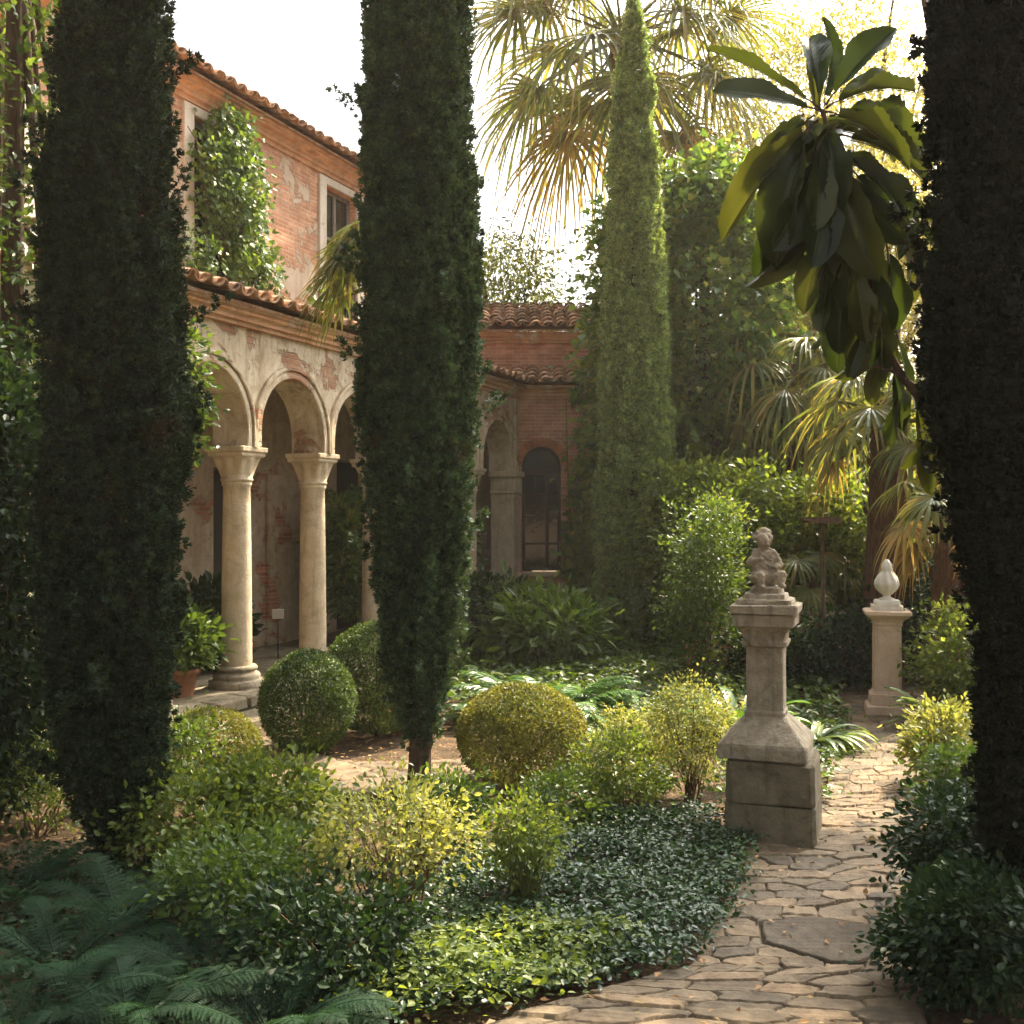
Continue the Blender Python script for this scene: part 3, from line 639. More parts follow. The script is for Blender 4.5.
fx, fy, _ = at(893, 718); fy += .16
pf = thing('pedestal', 'slim pinkish stone pedestal at the far end of the path under a white urn', 'pedestal', (fx, fy, 0), R(-14))
g = Geo(); squares(g, [(.175, -.05), (.18, .0), (.178, .09), (.165, .1)], 0, jit=.004); squares(g, [(.14, .098), (.145, .11), (.145, .19), (.135, .2), (.122, .22)], 0, jit=.003); g.build('base_block', M['stone_warm'], pf)
g = Geo(); squares(g, [(.118, .218), (.117, .5), (.115, .8)], 0, jit=.0015); g.build('shaft', M['stone_warm'], pf)
g = Geo(); squares(g, [(.115, .799), (.122, .805), (.122, .825), (.135, .85), (.165, .875), (.19, .895), (.195, .90), (.195, .925), (.185, .93)], 0, jit=.002); g.build('cap', M['stone_warm'], pf)
g = Geo(); squares(g, [(.13, .928), (.132, .94), (.13, .975)], 0, jit=.002); squares(g, [(.105, .976), (.107, 1.0), (.10, 1.018)], 0, jit=.002); g.build('top_block', M['stone_white'], pf)
g = Geo(); n = 40; t = np.arange(n) * 2 * math.pi / n; rings = []
for r, z, lobe in ((.055, 0, 0), (.058, .012, 0), (.03, .025, 0), (.026, .04, 0), (.05, .06, .05), (.078, .095, .09), (.088, .125, .1), (.084, .155, .1), (.068, .19, .1), (.05, .22, .09), (.038, .24, .05), (.042, .25, 0), (.04, .262, .0), (.036, .285, .12), (.024, .31, .12), (.008, .33, 0)):
    rad = r * (1 + lobe * np.cos(8 * t + z * 14)); rings.append(np.c_[rad * np.cos(t), rad * np.sin(t), np.full(n, z)])
loft(g, rings, 0, .0008, True); urn = g.build('urn', M['stone_white'])
urn.location = (fx, fy, 1.017); urn.scale = (1.15, 1.15, 1.1); tag(urn, 'white carved stone urn finial with a flame tip on the far pedestal', 'urn')

# ------------------------------------------------------------------ plants
def cypress(label, loc, prof, nplume, spl, m, L=(.22, .50), wd=.047, sz=.048, trunk=.07, group='cypresses', zdense=99, lean=0.0, seed=1, stray=0):
    t = thing('cypress', label, 'cypress', loc, 0, group)
    pz = np.array([p[0] for p in prof]); pr = np.array([p[1] for p in prof])
    g = Geo(); Hh = pz[-1]; tube(g, [(0, 0, -.05), (.01, 0, .3), (0, .01, Hh * .5), (0, 0, Hh * .93)], [trunk * 1.25, trunk, trunk * .6, trunk * .15], 10); g.build('trunk', M['bark'], t)
    g = Geo(); zz = np.linspace(pz[0], pz[-1], 400); wgt = np.interp(zz, pz, pr) * np.where(zz > zdense, .35, 1) + .01
    z = np.interp(rng.random(nplume), np.cumsum(wgt) / wgt.sum(), zz)
    th = rng.random(nplume) * 2 * math.pi; rad = np.interp(z, pz, pr)
    rel = np.clip(1.09 - np.abs(rng.normal(size=nplume)) * .22, .25, 1.1)
    q = np.c_[np.cos(th), np.sin(th), z * .55]; bulge = 1 + .15 * wob(q, 2.6, seed) + .11 * wob(q, 6.5, seed + 4)
    Lp = rng.uniform(*L, nplume); o = np.c_[np.cos(th), np.sin(th), np.zeros(nplume)]
    ax = nrm(o * rng.uniform(.02, .26, nplume)[:, None] + np.array([0, 0, 1]) + rng.normal(size=(nplume, 3)) * .07)
    if stray:
        s_ = rng.random(nplume) < stray; ax[s_] = nrm(ax[s_] + o[s_] * rng.uniform(.4, 1.1, s_.sum())[:, None]); Lp[s_] *= 1.25
    base = o * (rad * bulge * rel - .05)[:, None] + np.c_[np.zeros((nplume, 2)), z] - ax * Lp[:, None] * .4
    ti = rng.random((nplume, spl)) ** .8; wv = wd * rng.uniform(.7, 1.35, nplume)[:, None] * (1.08 - ti ** 1.6) * rng.uniform(.75, 1.25, nplume)[:, None]
    off = rdir(nplume * spl).reshape(nplume, spl, 3)
    P = base[:, None] + ax[:, None] * (Lp[:, None] * ti)[..., None] + off * wv[..., None]
    D = ax[:, None] * .75 + off * .95 + rng.normal(size=off.shape) * .22
    P = P.reshape(-1, 3); keep = P[:, 2] > .05
    scatter(g, SPRAY, P[keep], D.reshape(-1, 3)[keep], rdir(len(P))[keep], (sz * rng.uniform(.7, 1.35, len(P)))[keep])
    g.build('foliage', m, t); return t
cypress('broad dark cypress at the left, trunk rising from the ferns', at(112, 862), [(.12, .08), (.35, .22), (.8, .30), (1.5, .335), (2.6, .35), (3.6, .29), (4.6, .24), (6, .18), (7.2, .02)], 1350, 50, M['cypress_shaded'], zdense=4.9, seed=1, stray=.05)
cypress('tall dense cypress in the middle with a bare trunk foot beside the round clipped box', at(419, 787), [(.34, .08), (.55, .19), (1.0, .265), (1.6, .31), (2.4, .365), (3.2, .37), (4.2, .34), (5.2, .32), (6.5, .24), (7.8, .02)], 1700, 48, M['cypress'], L=(.22, .52), zdense=5.6, seed=5, stray=.05)
cypress('slender grey green cypress standing farthest back before the ivy, its tip in the fan palm', atY(634, 14.5), [(.1, .34), (.6, .46), (1.6, .49), (3.0, .46), (4.6, .40), (5.9, .34), (7.2, .27), (8.0, .17), (8.6, .02)], 1500, 40, M['cypress_pale'], L=(.22, .45), wd=.058, sz=.062, seed=9)
cypress('almost black cypress close to the camera at the right edge', (1.985, 4.25, 0), [(.08, .03), (.2, .10), (.6, .16), (1.4, .20), (1.75, .27), (2.1, .335), (2.8, .345), (3.6, .33), (5, .26), (6, .15), (6.6, .02)], 1300, 44, M['cypress_backlit'], zdense=4.2, seed=13, stray=.05)

def clumps(g, c, rad, nc, nl, rc, ls, tpl=LEAF_D, shell=(.55, 1.0), seed=0, gap=-.55, droop=0.0, up=.6, aspect=.6, flat=.25, zmin=.03, m=0, bumpy=.22, upper=False):
    c = np.array(c, float); rad = np.array(rad, float); d = rdir(nc * 2)
    if upper: d[:, 2] = np.abs(d[:, 2]) * 1.0 - .15; d = nrm(d)
    keep = wob(d, 2.4, seed + 11) > gap; d = d[keep][:nc]; n = len(d)
    r = rng.uniform(*shell, n) ** .6 * (1 + bumpy * wob(d, 2.9, seed))
    C = c + d * rad * r[:, None]
    a = rng.normal(size=(n, nl, 3)) * rc * rng.uniform(.65, 1.3, n)[:, None, None]; a[..., 2] *= .75
    P = (C[:, None] + a).reshape(-1, 3); out = np.repeat(d, nl, 0)
    D = nrm(nrm(a.reshape(-1, 3)) * .7 + out * .5 + rng.normal(size=P.shape) * .5 + np.array([0, 0, -droop]))
    Nn = nrm(rng.normal(size=P.shape) * .55 + out * .35 + np.array([0, 0, up]))
    s = ls * rng.uniform(.6, 1.3, len(P)); k = P[:, 2] > zmin
    scatter(g, tpl, P[k], D[k], Nn[k], np.c_[s * aspect, s, s * aspect][k], m)
    return C
def stems(g, C, n, base_r, r0, r1, H0=0.0, sides=5, curve=.3):
    idx = rng.permutation(len(C))[:n]
    for i in idx:
        a = rng.random() * 6.28; b = np.array([math.cos(a) * base_r * rng.random(), math.sin(a) * base_r * rng.random(), H0 - .03]); e = C[i]
        mid = (b + e) / 2; mid[:2] = b[:2] + (e[:2] - b[:2]) * curve; tube(g, bez(b, mid, e, 6), np.linspace(r0, r1, 6), sides)
def shrub(label, loc, rx, h, m, nc=90, nl=40, rc=.07, ls=.035, tpl=LEAF_D, name='shrub', cat='shrub', group=None, stemm=None, nst=14, seed=0, ry=None, zc=.55, stemr=.006, **kw):
    t = thing(name, label, cat, loc, 0, group)
    g = Geo(); C = clumps(g, (0, 0, h * zc), (rx, ry or rx, h * (1 - zc) * .92), nc, nl, rc, ls, tpl, seed=seed, **kw); f_ = g.build('foliage', m, t)
    if nst:
        g = Geo(); stems(g, C, nst, rx * .3, stemr, stemr * .4); g.build('stems', stemm or M['twig'], t)
    return t
def tree(label, loc, trunk_h, tr, crown_c, crown_r, m, nc, nl, rc, ls, tpl=LEAF_D, name='tree', cat='tree', group=None, nb=12, seed=0, **kw):
    t = thing(name, label, cat, loc, 0, group)
    g = Geo(); C = clumps(g, crown_c, crown_r, nc, nl, rc, ls, tpl, seed=seed, **kw); g.build('crown', m, t)
    g = Geo(); top = np.array([crown_c[0] * .5, crown_c[1] * .5, trunk_h]); tube(g, bez((0, 0, -.1), (0, 0, trunk_h * .5), top, 8), np.linspace(tr * 1.2, tr * .7, 8), 10)
    for i in rng.permutation(len(C))[:nb]:
        mid = top * .5 + C[i] * .5 + np.array([0, 0, .15 * crown_r[2]]); tube(g, bez(top - [0, 0, .1], mid, C[i], 6), np.linspace(tr * .55, tr * .06, 6), 6)
    g.build('trunk', M['bark'], t); return t

def topiary(label, loc, r, h, m, n, ls, group='clipped box shrubs', dome=False, seed=0):
    t = thing('topiary', label, 'topiary', loc, 0, group)
    g = Geo(); d = rdir(n); c = np.array([0, 0, h * .5]) if not dome else np.array([0, 0, h * .36])
    rz = h * .5 if not dome else h * .64
    rr_ = 1 + .03 * wob(d, 2.6, seed) + .015 * wob(d, 8, seed + 3) - np.abs(rng.normal(size=n)) * .055 + (rng.random(n) < .06) * .05 * rng.random(n)
    P = c + d * np.array([r, r, rz]) * rr_[:, None]; k = P[:, 2] > .02
    D = nrm(d * .6 + rdir(n) * .8); N = nrm(d + rdir(n) * .7); s = ls * rng.uniform(.7, 1.4, n)
    scatter(g, LEAF_D, P[k], D[k], N[k], np.c_[s * .6, s, s * .6][k]); g.build('foliage', m, t)
    g = Geo(); tube(g, [(0, 0, -.04), (0, 0, h * .3)], [.03, .022], 8)
    for i in range(16): e = nrm(rng.normal(size=3) * [1, 1, .4] + [0, 0, .6]) * np.array([r, r, rz]) * .85 + c * [0, 0, .9]; tube(g, bez((0, 0, h * .1), (e[0] * .3, e[1] * .3, h * .35), e, 5), [.012, .01, .008, .006, .004], 5)
    g.build('stems', M['bark'], t); return t
topiary('round clipped dark green box ball in front of the arcade, the nearer of two', at(308, 752), .355, .76, M['box'], 20000, .021, seed=1)
b2 = (-1.10, 8.95); topiary('larger round clipped box ball behind the other, before the second column', (b2[0], b2[1], 0), .44, .90, M['box'], 24000, .022, seed=2)
topiary('golden brown clipped box mound at the middle of the bed, right of the cypress foot', at(522, 786), .43, .67, M['box_gold'], 26000, .02, seed=3)
topiary('low golden clipped box dome at the left near the column base', at(212, 776), .34, .46, M['box_gold'], 14000, .02, dome=True, seed=4)

# foreground shrubs
GS = 'loose shrubs in the flower bed'
shrub('lime green leafy shrub beside the left cypress trunk', at(195, 862), .34, .45, M['lime'], 80, 48, .07, .042, LEAF_O, group=GS, seed=1)
shrub('lime green bush below the small box dome, catching the sun', at(275, 850), .30, .50, M['lime'], 75, 48, .065, .042, LEAF_O, group=GS, seed=2)
shrub('pale variegated shrub with bare stems at the middle foreground', at(395, 930), .33, .64, M['pale'], 62, 44, .055, .03, LEAF_O, group=GS, nst=40, seed=3, zc=.68, gap=-.3)
shrub('upright pale green shrub with cane like stems right of the variegated one', at(525, 908), .17, .50, M['lime'], 50, 34, .05, .03, group=GS, nst=34, stemm=M['greenstem'], seed=4, zc=.68, stemr=.007)
shrub('low yellow green shrub right of the golden box mound', at(618, 815), .27, .52, M['lime'], 80, 44, .06, .032, group=GS, seed=5)
shrub('fine leaved pale yellow bush left of the near pedestal', at(692, 800), .24, .78, M['pale'], 110, 46, .06, .024, group=GS, nst=24, seed=6, zc=.6)
shrub('small pale bush behind the low yellow green shrub', at(640, 770), .28, .42, M['pale'], 70, 40, .06, .028, group=GS, seed=7)
shrub('dim green low shrub in front of the lime shrubs', at(245, 930), .36, .40, M['mid'], 80, 44, .07, .036, LEAF_O, group=GS, seed=8)
shrub('dim leafy plant between the ferns and the variegated shrub', at(330, 985), .30, .36, M['deep'], 70, 40, .065, .04, LEAF_O, group=GS, seed=9)
shrub('dark green plant under the golden box mound', at(440, 850), .24, .40, M['mid'], 60, 44, .06, .034, LEAF_O, group=GS, seed=10)
shrub('dark green low plant below the yellow green shrub', at(560, 835), .20, .36, M['mid'], 55, 40, .05, .03, LEAF_O, group=GS, seed=11)
shrub('small dark bush behind the left cypress trunk', at(165, 800), .30, .55, M['mid'], 70, 40, .07, .035, group=GS, seed=12)
shrub('sunlit weedy plant left of the left cypress trunk', at(42, 830), .30, .5, M['lime'], 50, 36, .07, .035, group=GS, seed=13)
shrub('shaded bush at the left edge behind the ferns', at(-10, 800), .40, .75, M['mid'], 90, 40, .08, .04, LEAF_O, group=GS, seed=14)

# ferns and fronds
def pinnate(g, base, az, L, rise, droop, npair, ll, lw, m=0, stemg=None, sw=.004, taper=True, lobes=False, fwd=.5):
    o = np.array([math.cos(az), math.sin(az), 0]); s = np.linspace(0, 1, 14)
    H = rise * s - droop * s ** 2; Rr = s * L * (1 - .12 * s)
    C = np.array(base) + o * Rr[:, None] + np.c_[np.zeros((14, 2)), H]
    tube(stemg or g, C, np.linspace(sw, sw * .25, 14), 5, m, False)
    t = np.linspace(.12, .995, npair); P = np.stack([np.interp(t, s, C[:, i]) for i in range(3)], 1)
    T = nrm(np.gradient(P, axis=0)); side = np.cross(T, [0, 0, 1]); side = nrm(side); up = np.cross(side, T)
    prof = np.sin(np.clip(t * 1.05, 0, 1) * math.pi) ** .6 * (1 - .35 * t) if taper else np.sin(np.clip(.25 + t * .75, 0, 1) * math.pi) ** .5
    for sg in (1, -1):
        D = side * sg + T * fwd + rng.normal(size=P.shape) * .06 - np.array([0, 0, .12]); N = up + rng.normal(size=P.shape) * .12
        ln = ll * np.maximum(prof, .12) * rng.uniform(.9, 1.08, npair)
        scatter(g, FERN if lobes else BLADE, P, D, N, np.c_[np.full(npair, lw), ln, np.full(npair, lw)], m)
BLADE = (np.array([(0, 0, 0), (-.5, .3, .12), (0, .45, -.05), (.5, .3, .12), (-.35, .75, .0), (.35, .75, .0), (0, 1, -.35)], float), np.array([(0, 2, 1), (0, 3, 2), (1, 2, 4), (2, 3, 5), (2, 6, 4), (2, 5, 6)]))
def _fern():
    V = [(0, 0, 0), (0, 1, -.3)]; Fs = []; n = 9
    for i in range(n):
        y = i / n; w_ = (1 - y) ** .7 * .5 + .04
        for sg in (-1, 1):
            b = len(V); V += [(0, y, -.3 * y * y), (sg * w_, y + .10, -.3 * y * y + .1), (0, y + .1, -.3 * y * y)]; Fs.append((b, b + 1, b + 2) if sg > 0 else (b, b + 2, b + 1))
    return np.array(V, float), np.array(Fs)
FERN = _fern()
def fern(label, loc, n, L, m, group, ll=.10, lw=.04, npair=34, name='fern', cat='fern', rise=.5, droop=.42, lobes=True, seed=0, sw=.004):
    t = thing(name, label, cat, loc, 0, group); g = Geo(); sg = Geo()
    for i in range(n):
        az = i * 2.4 + rng.normal() * .25; k = rng.uniform(.72, 1.1); r_ = rise * rng.uniform(.75, 1.3)
        pinnate(g, (.03 * math.cos(az), .03 * math.sin(az), .02), az, L * k, r_ * L * 1.6, droop * L * 1.6 * rng.uniform(.8, 1.2), npair, ll * k, lw, 0, sg, sw, True, lobes)
    g.build('fronds', m, t); sg.build('stalks', M['fern'] if m is M['fern'] else M['greenstem'], t); return t
GF = 'ferns in the lower left corner'
for (px, py, L, lb) in ((20, 905, .55, 'fern at the left edge, highest of the shaded ferns'), (120, 925, .50, 'fern just in front of the left cypress trunk'), (60, 975, .55, 'large shaded fern near the lower left corner'),
                        (205, 985, .52, 'fern right of the corner ferns reaching over the dim shrub'), (130, 1040, .55, 'fern at the bottom edge, second from the left corner'), (10, 1050, .55, 'fern right in the lower left corner'), (275, 1045, .48, 'bottom edge fern nearest the middle')):
    fern(lb, at(px, py), 15, L, M['fern'], GF, ll=.115, lw=.026, npair=25)
GC = 'bright fronds behind the box mound'
fern('bright green arching fern clump behind the golden box mound', at(545, 728), 24, .95, M['cycad'], GC, .19, .036, 32, 'fern', 'fern', .50, .42, False)
fern('bright green fern clump left of the near pedestal and behind the pale bush', at(650, 728), 20, .78, M['cycad'], GC, .16, .034, 30, 'fern', 'fern', .45, .40, False)
fern('low green fern left of the arching clump, behind the middle cypress', at(480, 722), 12, .50, M['mid'], GC, .13, .030, 26, 'fern', 'fern', .5, .40, False)

def strap(label, loc, n, L, wdt, m, group=None, rise=.7, droop=.75, name='strap_leaf_plant', cat='plant'):
    t = thing(name, label, cat, loc, 0, group); g = Geo()
    for i in range(n):
        az = rng.random() * 6.28; k = rng.uniform(.6, 1.1); o = np.array([math.cos(az), math.sin(az), 0]); sd_ = np.array([-o[1], o[0], 0]); s = np.linspace(0, 1, 9)
        hh = rise * rng.uniform(.6, 1.4); C = o * (s * L * k * .9)[:, None] + np.c_[np.zeros((9, 2)), L * k * (hh * s - droop * s ** 2.2)] + rng.normal(size=3) * [.03, .03, 0]
        C[:, 2] = np.maximum(C[:, 2], .01); wv = wdt * np.sin(np.clip(s * .93 + .07, 0, 1) * math.pi) ** .65
        V = np.concatenate([C - sd_ * wv[:, None] / 2 + [0, 0, .012], C, C + sd_ * wv[:, None] / 2 + [0, 0, .012]]); f = []
        for j in range(8): f += [(j, 9 + j, 10 + j, j + 1), (9 + j, 18 + j, 19 + j, 10 + j)]
        g.add(V, f, 0, True)
    g.build('leaves', m, t); return t
GH = 'strap leaved plants by the near pedestal'
strap('pale striped strap leaf clump behind the near pedestal, right side on the path edge', at(815, 750), 100, .5, .055, M['hosta'], GH)
strap('bright green broad leaf clump left of the near pedestal shaft', at(742, 742), 46, .58, .09, M['cycad'], GH, 1.0, .7)
strap('small strap leaf tuft left of the fine pale bush', at(660, 795), 26, .3, .03, M['hosta'], GH, 1.0, .6)
strap('pale leaved clump behind the middle cypress near the arcade steps', at(478, 690), 36, .5, .06, M['hosta'], None, .8, .7)

# broad leaf plants further back
GB = 'leafy shrubs behind the bed'
shrub('dark broad leaved plant under the arched wing window', at(548, 668), .65, .88, M['mid'], 110, 22, .13, .16, LEAF_O, group=GB, aspect=.36, seed=21)
shrub('dark green bush right of the middle cypress foot', at(490, 662), .55, 1.0, M['deep'], 90, 34, .11, .09, LEAF_O, group=GB, seed=22)
shrub('feathery light green tall bush between the far cypress and the near pedestal', at(702, 688), .36, 2.05, M['mid'], 190, 34, .10, .05, group=GB, seed=23, zc=.52, gap=-.15, bumpy=.4, shell=(.35, 1.1))
shrub('light green upright young shrub rising above the feathery bush', at(716, 676), .26, 2.1, M['lime'], 70, 30, .09, .06, group=GB, seed=24, zc=.6)
for i, (px, Y, rx, h, mm, lb) in enumerate(((700, 14.2, .9, 2.55, 'mid', 'sunlit round shrub beside the far cypress'), (770, 13.6, .85, 2.45, 'mid', 'sunlit leafy shrub straight behind the near pedestal statue'), (838, 13.0, .7, 2.35, 'mid', 'sunlit leafy shrub left of the palm trunk'))):
    shrub(lb, atY(px, Y), rx, h, M['lime'], 230, 42, .15, .085, LEAF_O, group=GB, seed=30 + i, zc=.52)  # brighter lime leaf colour stands in for sun on these shrubs
shrub('dark low bush at the path end, left of the far pedestal', at(838, 690), .5, .75, M['deep'], 90, 40, .10, .07, LEAF_O, group=GB, seed=35)
shrub('dark glossy bush right behind the far pedestal', at(935, 680), .6, 1.35, M['deep'], 110, 36, .11, .09, LEAF_O, group=GB, seed=36)
shrub('dark low bush below the brick terrace wall', at(775, 688), .5, .6, M['deep'], 70, 40, .10, .07, LEAF_O, group=GB, seed=37)
# right border
GR = 'plants along the right edge of the path'
shrub('light green ferny bush right of the far pedestal', at(968, 722), .42, 1.05, M['lime'], 110, 40, .09, .055, group=GR, seed=41)
strap('pale broad leaf plant below the light ferny bush', at(944, 735), 40, .50, .12, M['hosta'], GR, 1.0, .6)
shrub('sunlit pale shrub overhanging the right path edge', at(946, 790), .22, .55, M['pale'], 80, 36, .06, .045, LEAF_O, group=GR, seed=42)
shrub('green low shrub right of the sunny part of the path', at(958, 830), .20, .5, M['mid'], 70, 40, .06, .036, LEAF_O, group=GR, seed=43)
shrub('dark shrub on the right path edge beside the nearest cypress', at(958, 920), .22, .58, M['deep'], 90, 44, .06, .038, LEAF_O, group=GR, seed=44)
shrub('dark glossy shrub at the bottom right under the black cypress', at(958, 1000), .22, .42, M['deep'], 90, 44, .055, .034, LEAF_O, group=GR, seed=45)
shrub('dark shrub in the bottom right corner', at(1010, 1010), .26, .5, M['deep'], 80, 44, .06, .036, LEAF_O, group=GR, seed=46)

# loggia plants
shrub('leafy climbing plant filling the loggia between the second and third columns', (OX + U[0] * 3.45 - .93 * .9, OY + U[1] * 3.45 + .37 * .9, .2), .42, 1.95, M['ivy'], 150, 44, .10, .075, LEAF_I, name='climbing_plant', cat='climber', seed=51, stemm=M['twig'])
shrub('leafy climber in the last arch beside the wing', (OX + U[0] * 5.5 - .93 * .7, OY + U[1] * 5.5 + .37 * .7, .2), .40, 1.8, M['ivy'], 110, 40, .10, .08, LEAF_I, name='climbing_plant', cat='climber', seed=52)
def pot_plant(loc, lb, lb2, m, r=.16, h=.24):
    t = thing('flower_pot', lb, 'flower pot', loc, 0); g = Geo()
    lathe(g, [(r * .68, 0), (r * .7, .01), (r * .92, h * .8), (r * 1.06, h * .82), (r * 1.08, h), (r * .95, h), (r * .9, h * .86)], sides=28); g.build('pot', M['terracotta'], t)
    g = Geo(); lathe(g, [(r * .9, h * .84), (r * .02, h * .88)], sides=20); g.build('potting_soil', M['soil'], t)
    shrub(lb2, (loc[0], loc[1], loc[2] + h * .85), .26, .55, m, 50, 26, .07, .10, LEAF_O, name='potted_plant', cat='plant', aspect=.42, nst=10)
q = lambda u, y: (OX + U[0] * u - .9291 * y, OY + U[1] * u + .3698 * y, .2)
pot_plant(q(-.58, .35), 'terracotta pot on the step left of the first column', 'leafy plant growing in the terracotta pot', M['mid'])
shrub('leafy dark plant at the back of the loggia behind the first column', q(.75, 1.1), .35, .85, M['deep'], 60, 30, .09, .11, LEAF_O, group='plants in the loggia', seed=55)
shrub('dark plant against the loggia wall left of the first column', q(-.5, .9), .4, .9, M['deep'], 70, 30, .09, .10, LEAF_O, group='plants in the loggia', seed=56)
sg_ = thing('plant_sign', 'small blank white plaque on a thin post between the first two columns', 'sign', q(1.22, .55), R(10)); g = Geo(); box(g, -.06, .06, -.008, .008, .50, .60, 0, .004); g.build('plaque', M['white'], sg_); g = Geo(); tube(g, [(0, .012, -.01), (0, .012, .6)], .008); g.build('post', M['iron'], sg_)

# vine on the upper window
def wallvine(label, pts, m, ls, name='climbing_vine'):
    # pts: list of (u, z, ru, rz, depth, n) blobs on the villa's upper wall, in the villa's own axes
    o0 = q(-.23, 0); t = thing(name, label, 'climber', (o0[0], o0[1], 0), ROT); g = Geo()
    for (u, y0, z, ru, rz, dep, n) in pts:
        for c in range(n):
            a = rng.random() * 6.28; rr_ = math.sqrt(rng.random()); cu, cz = u + math.cos(a) * rr_ * ru, z + math.sin(a) * rr_ * rz; cy = y0 - rng.random() * dep * (1 - rr_ * .6)
            k = 26; a_ = rng.normal(size=(k, 3)) * [.08, .05, .09]; P = np.array([cu, cy, cz]) + a_; P[:, 1] = np.minimum(P[:, 1], y0 - .01)
            D = nrm(a_ + rng.normal(size=(k, 3)) * .06 + [0, -.03, -.06]); N = nrm(rng.normal(size=(k, 3)) * .5 + [0, -1, .5]); s = ls * rng.uniform(.6, 1.3, k)
            scatter(g, LEAF_I, P, D, N, np.c_[s * .9, s, s * .5])
    g.build('foliage', m, t); g = Geo()
    for (u, y0, z, ru, rz, dep, n) in pts[:3]:
        for i in range(4): x = u + rng.uniform(-.5, .5) * ru; tube(g, bez((x, y0 - .05, z - rz), (x + rng.uniform(-.2, .2), y0 - .12, z), (x + rng.uniform(-.3, .3), y0 - .05, z + rz * .8), 8), np.linspace(.018, .005, 8), 5)
    g.build('stems', M['twig'], t)
wallvine('green leafy vine climbing over the left upper window and down to the lower tiles', [(2.2, BACK - .06, 5.35, .44, .75, .40, 95), (1.78, BACK - .05, 5.5, .22, .5, .3, 36), (2.12, BACK - .06, 6.0, .27, .30, .3, 24), (2.4, BACK - .1, 4.6, .42, .32, .5, 34), (1.5, BACK - .08, 4.55, .26, .28, .35, 14), (2.05, BACK - 1.3, 4.0, .3, .10, .3, 8)], M['vine'], .06)
t = wallvine

# ivy over the wing and beyond
def ivyclad(label, loc, w_, h, dep, m, nc, nl, ls, seed, name='ivy_mass', zc=None):
    t = thing(name, label, 'ivy', loc, 0); g = Geo()
    C = clumps(g, (0, 0, h * .5), (w_, dep, h * .52), nc, nl, .17, ls, LEAF_I, (.75, 1.0), seed, -.8, .5, .35, .85, bumpy=.16)
    g.build('foliage', m, t); g = Geo(); tube(g, [(0, 0, -.1), (.1, 0, h * .4), (0, 0, h * .85)], [.22, .16, .05], 9); stems(g, C, 14, .15, .05, .012, .1); g.build('trunk', M['bark'], t); return t
ivyclad('tall ivy clad tree filling the space right of the far cypress', (2.78, 16.0, 0), 1.25, 6.8, 1.0, M['ivy'], 850, 30, .115, 61)
ivyclad('ivy clad tree hugging the wing, left of the far cypress', (1.62, 15.3, 0), .45, 6.2, .4, M['ivy'], 330, 32, .10, 62)
o_ = thing('climbing_ivy', 'ivy spreading down the red brick wing wall beside its window', 'ivy', (WX, WY, 0)); g = Geo()
for c in range(150):
    z = rng.uniform(.3, 3.7); x = .92 + abs(rng.normal()) * .42 + .12 * math.sin(z * 3) - (.12 if z < 1.6 else 0) + (.1 if z > 3 else 0)
    if x > 2.4: continue
    k = 22; a_ = rng.normal(size=(k, 3)) * [.10, .03, .11]; P = np.array([x, -.05 - rng.random() * .12, z]) + a_; P[:, 1] = np.minimum(P[:, 1], -.012)
    D = nrm(a_ + rng.normal(size=(k, 3)) * .06 + [0, -.03, -.08]); N = nrm(rng.normal(size=(k, 3)) * .45 + [0, -1, .4]); s = .085 * rng.uniform(.6, 1.3, k); scatter(g, LEAF_I, P, D, N, np.c_[s * .9, s, s * .5])
g.build('foliage', M['ivy'], o_); g = Geo()
for i in range(6): x = .9 + i * .2; tube(g, bez((x, -.02, 0), (x - .2, -.03, 2), (x + .1 * i - .2, -.02, 3.5), 8), np.linspace(.02, .006, 8), 5)
g.build('stems', M['twig'], o_)

# fan palms
def fan_frond(gl, gs, base, az, el, plen, flen, nb=38, droop=.5, spread=128, wdt=.05, m=0, sag=.15):
    o = np.array([math.cos(az) * math.cos(el), math.sin(az) * math.cos(el), math.sin(el)]); base = np.array(base, float)
    hub = base + o * plen + np.array([0, 0, -sag * plen]); tube(gs, bez(base, base + o * plen * .5 + [0, 0, .05 * plen], hub, 7), np.linspace(.03, .014, 7), 5, 0, False)
    ax = nrm(hub - (base + o * plen * .5) + np.array([0, 0, -.18])); side = nrm(np.cross(ax, [0, 0, 1.0])); up = np.cross(side, ax)
    ns = 6; s = np.linspace(0, 1, ns)
    for i in range(nb):
        a = R(spread) * (2 * (i + .5) / nb - 1); d = ax * math.cos(a) + side * math.sin(a); d = nrm(d + up * (.15 * math.cos(a) + .12 * (1 if i % 2 else -1)))
        Ln = flen * (1 - .28 * abs(a) / R(spread)) * rng.uniform(.88, 1.06); dr = droop * rng.uniform(.7, 1.4)
        C = hub + d * (s * Ln)[:, None] * (1 - .25 * dr * s[:, None] ** 2) + np.array([0, 0, -1.0]) * (dr * Ln * s ** 2.4 * .75)[:, None]
        pd_ = nrm(np.cross(d, up)); wv = wdt * np.interp(s, [0, .35, .7, 1], [.55, 1, .65, .06]); fo = up * .35
        V = np.concatenate([C - (pd_ - fo) * wv[:, None] / 2, C, C + (pd_ + fo) * wv[:, None] / 2]); f = []
        for j in range(ns - 1): f += [(j, ns + j, ns + j + 1, j + 1), (ns + j, 2 * ns + j, 2 * ns + j + 1, ns + j + 1)]
        gl.add(V, f, m, False)
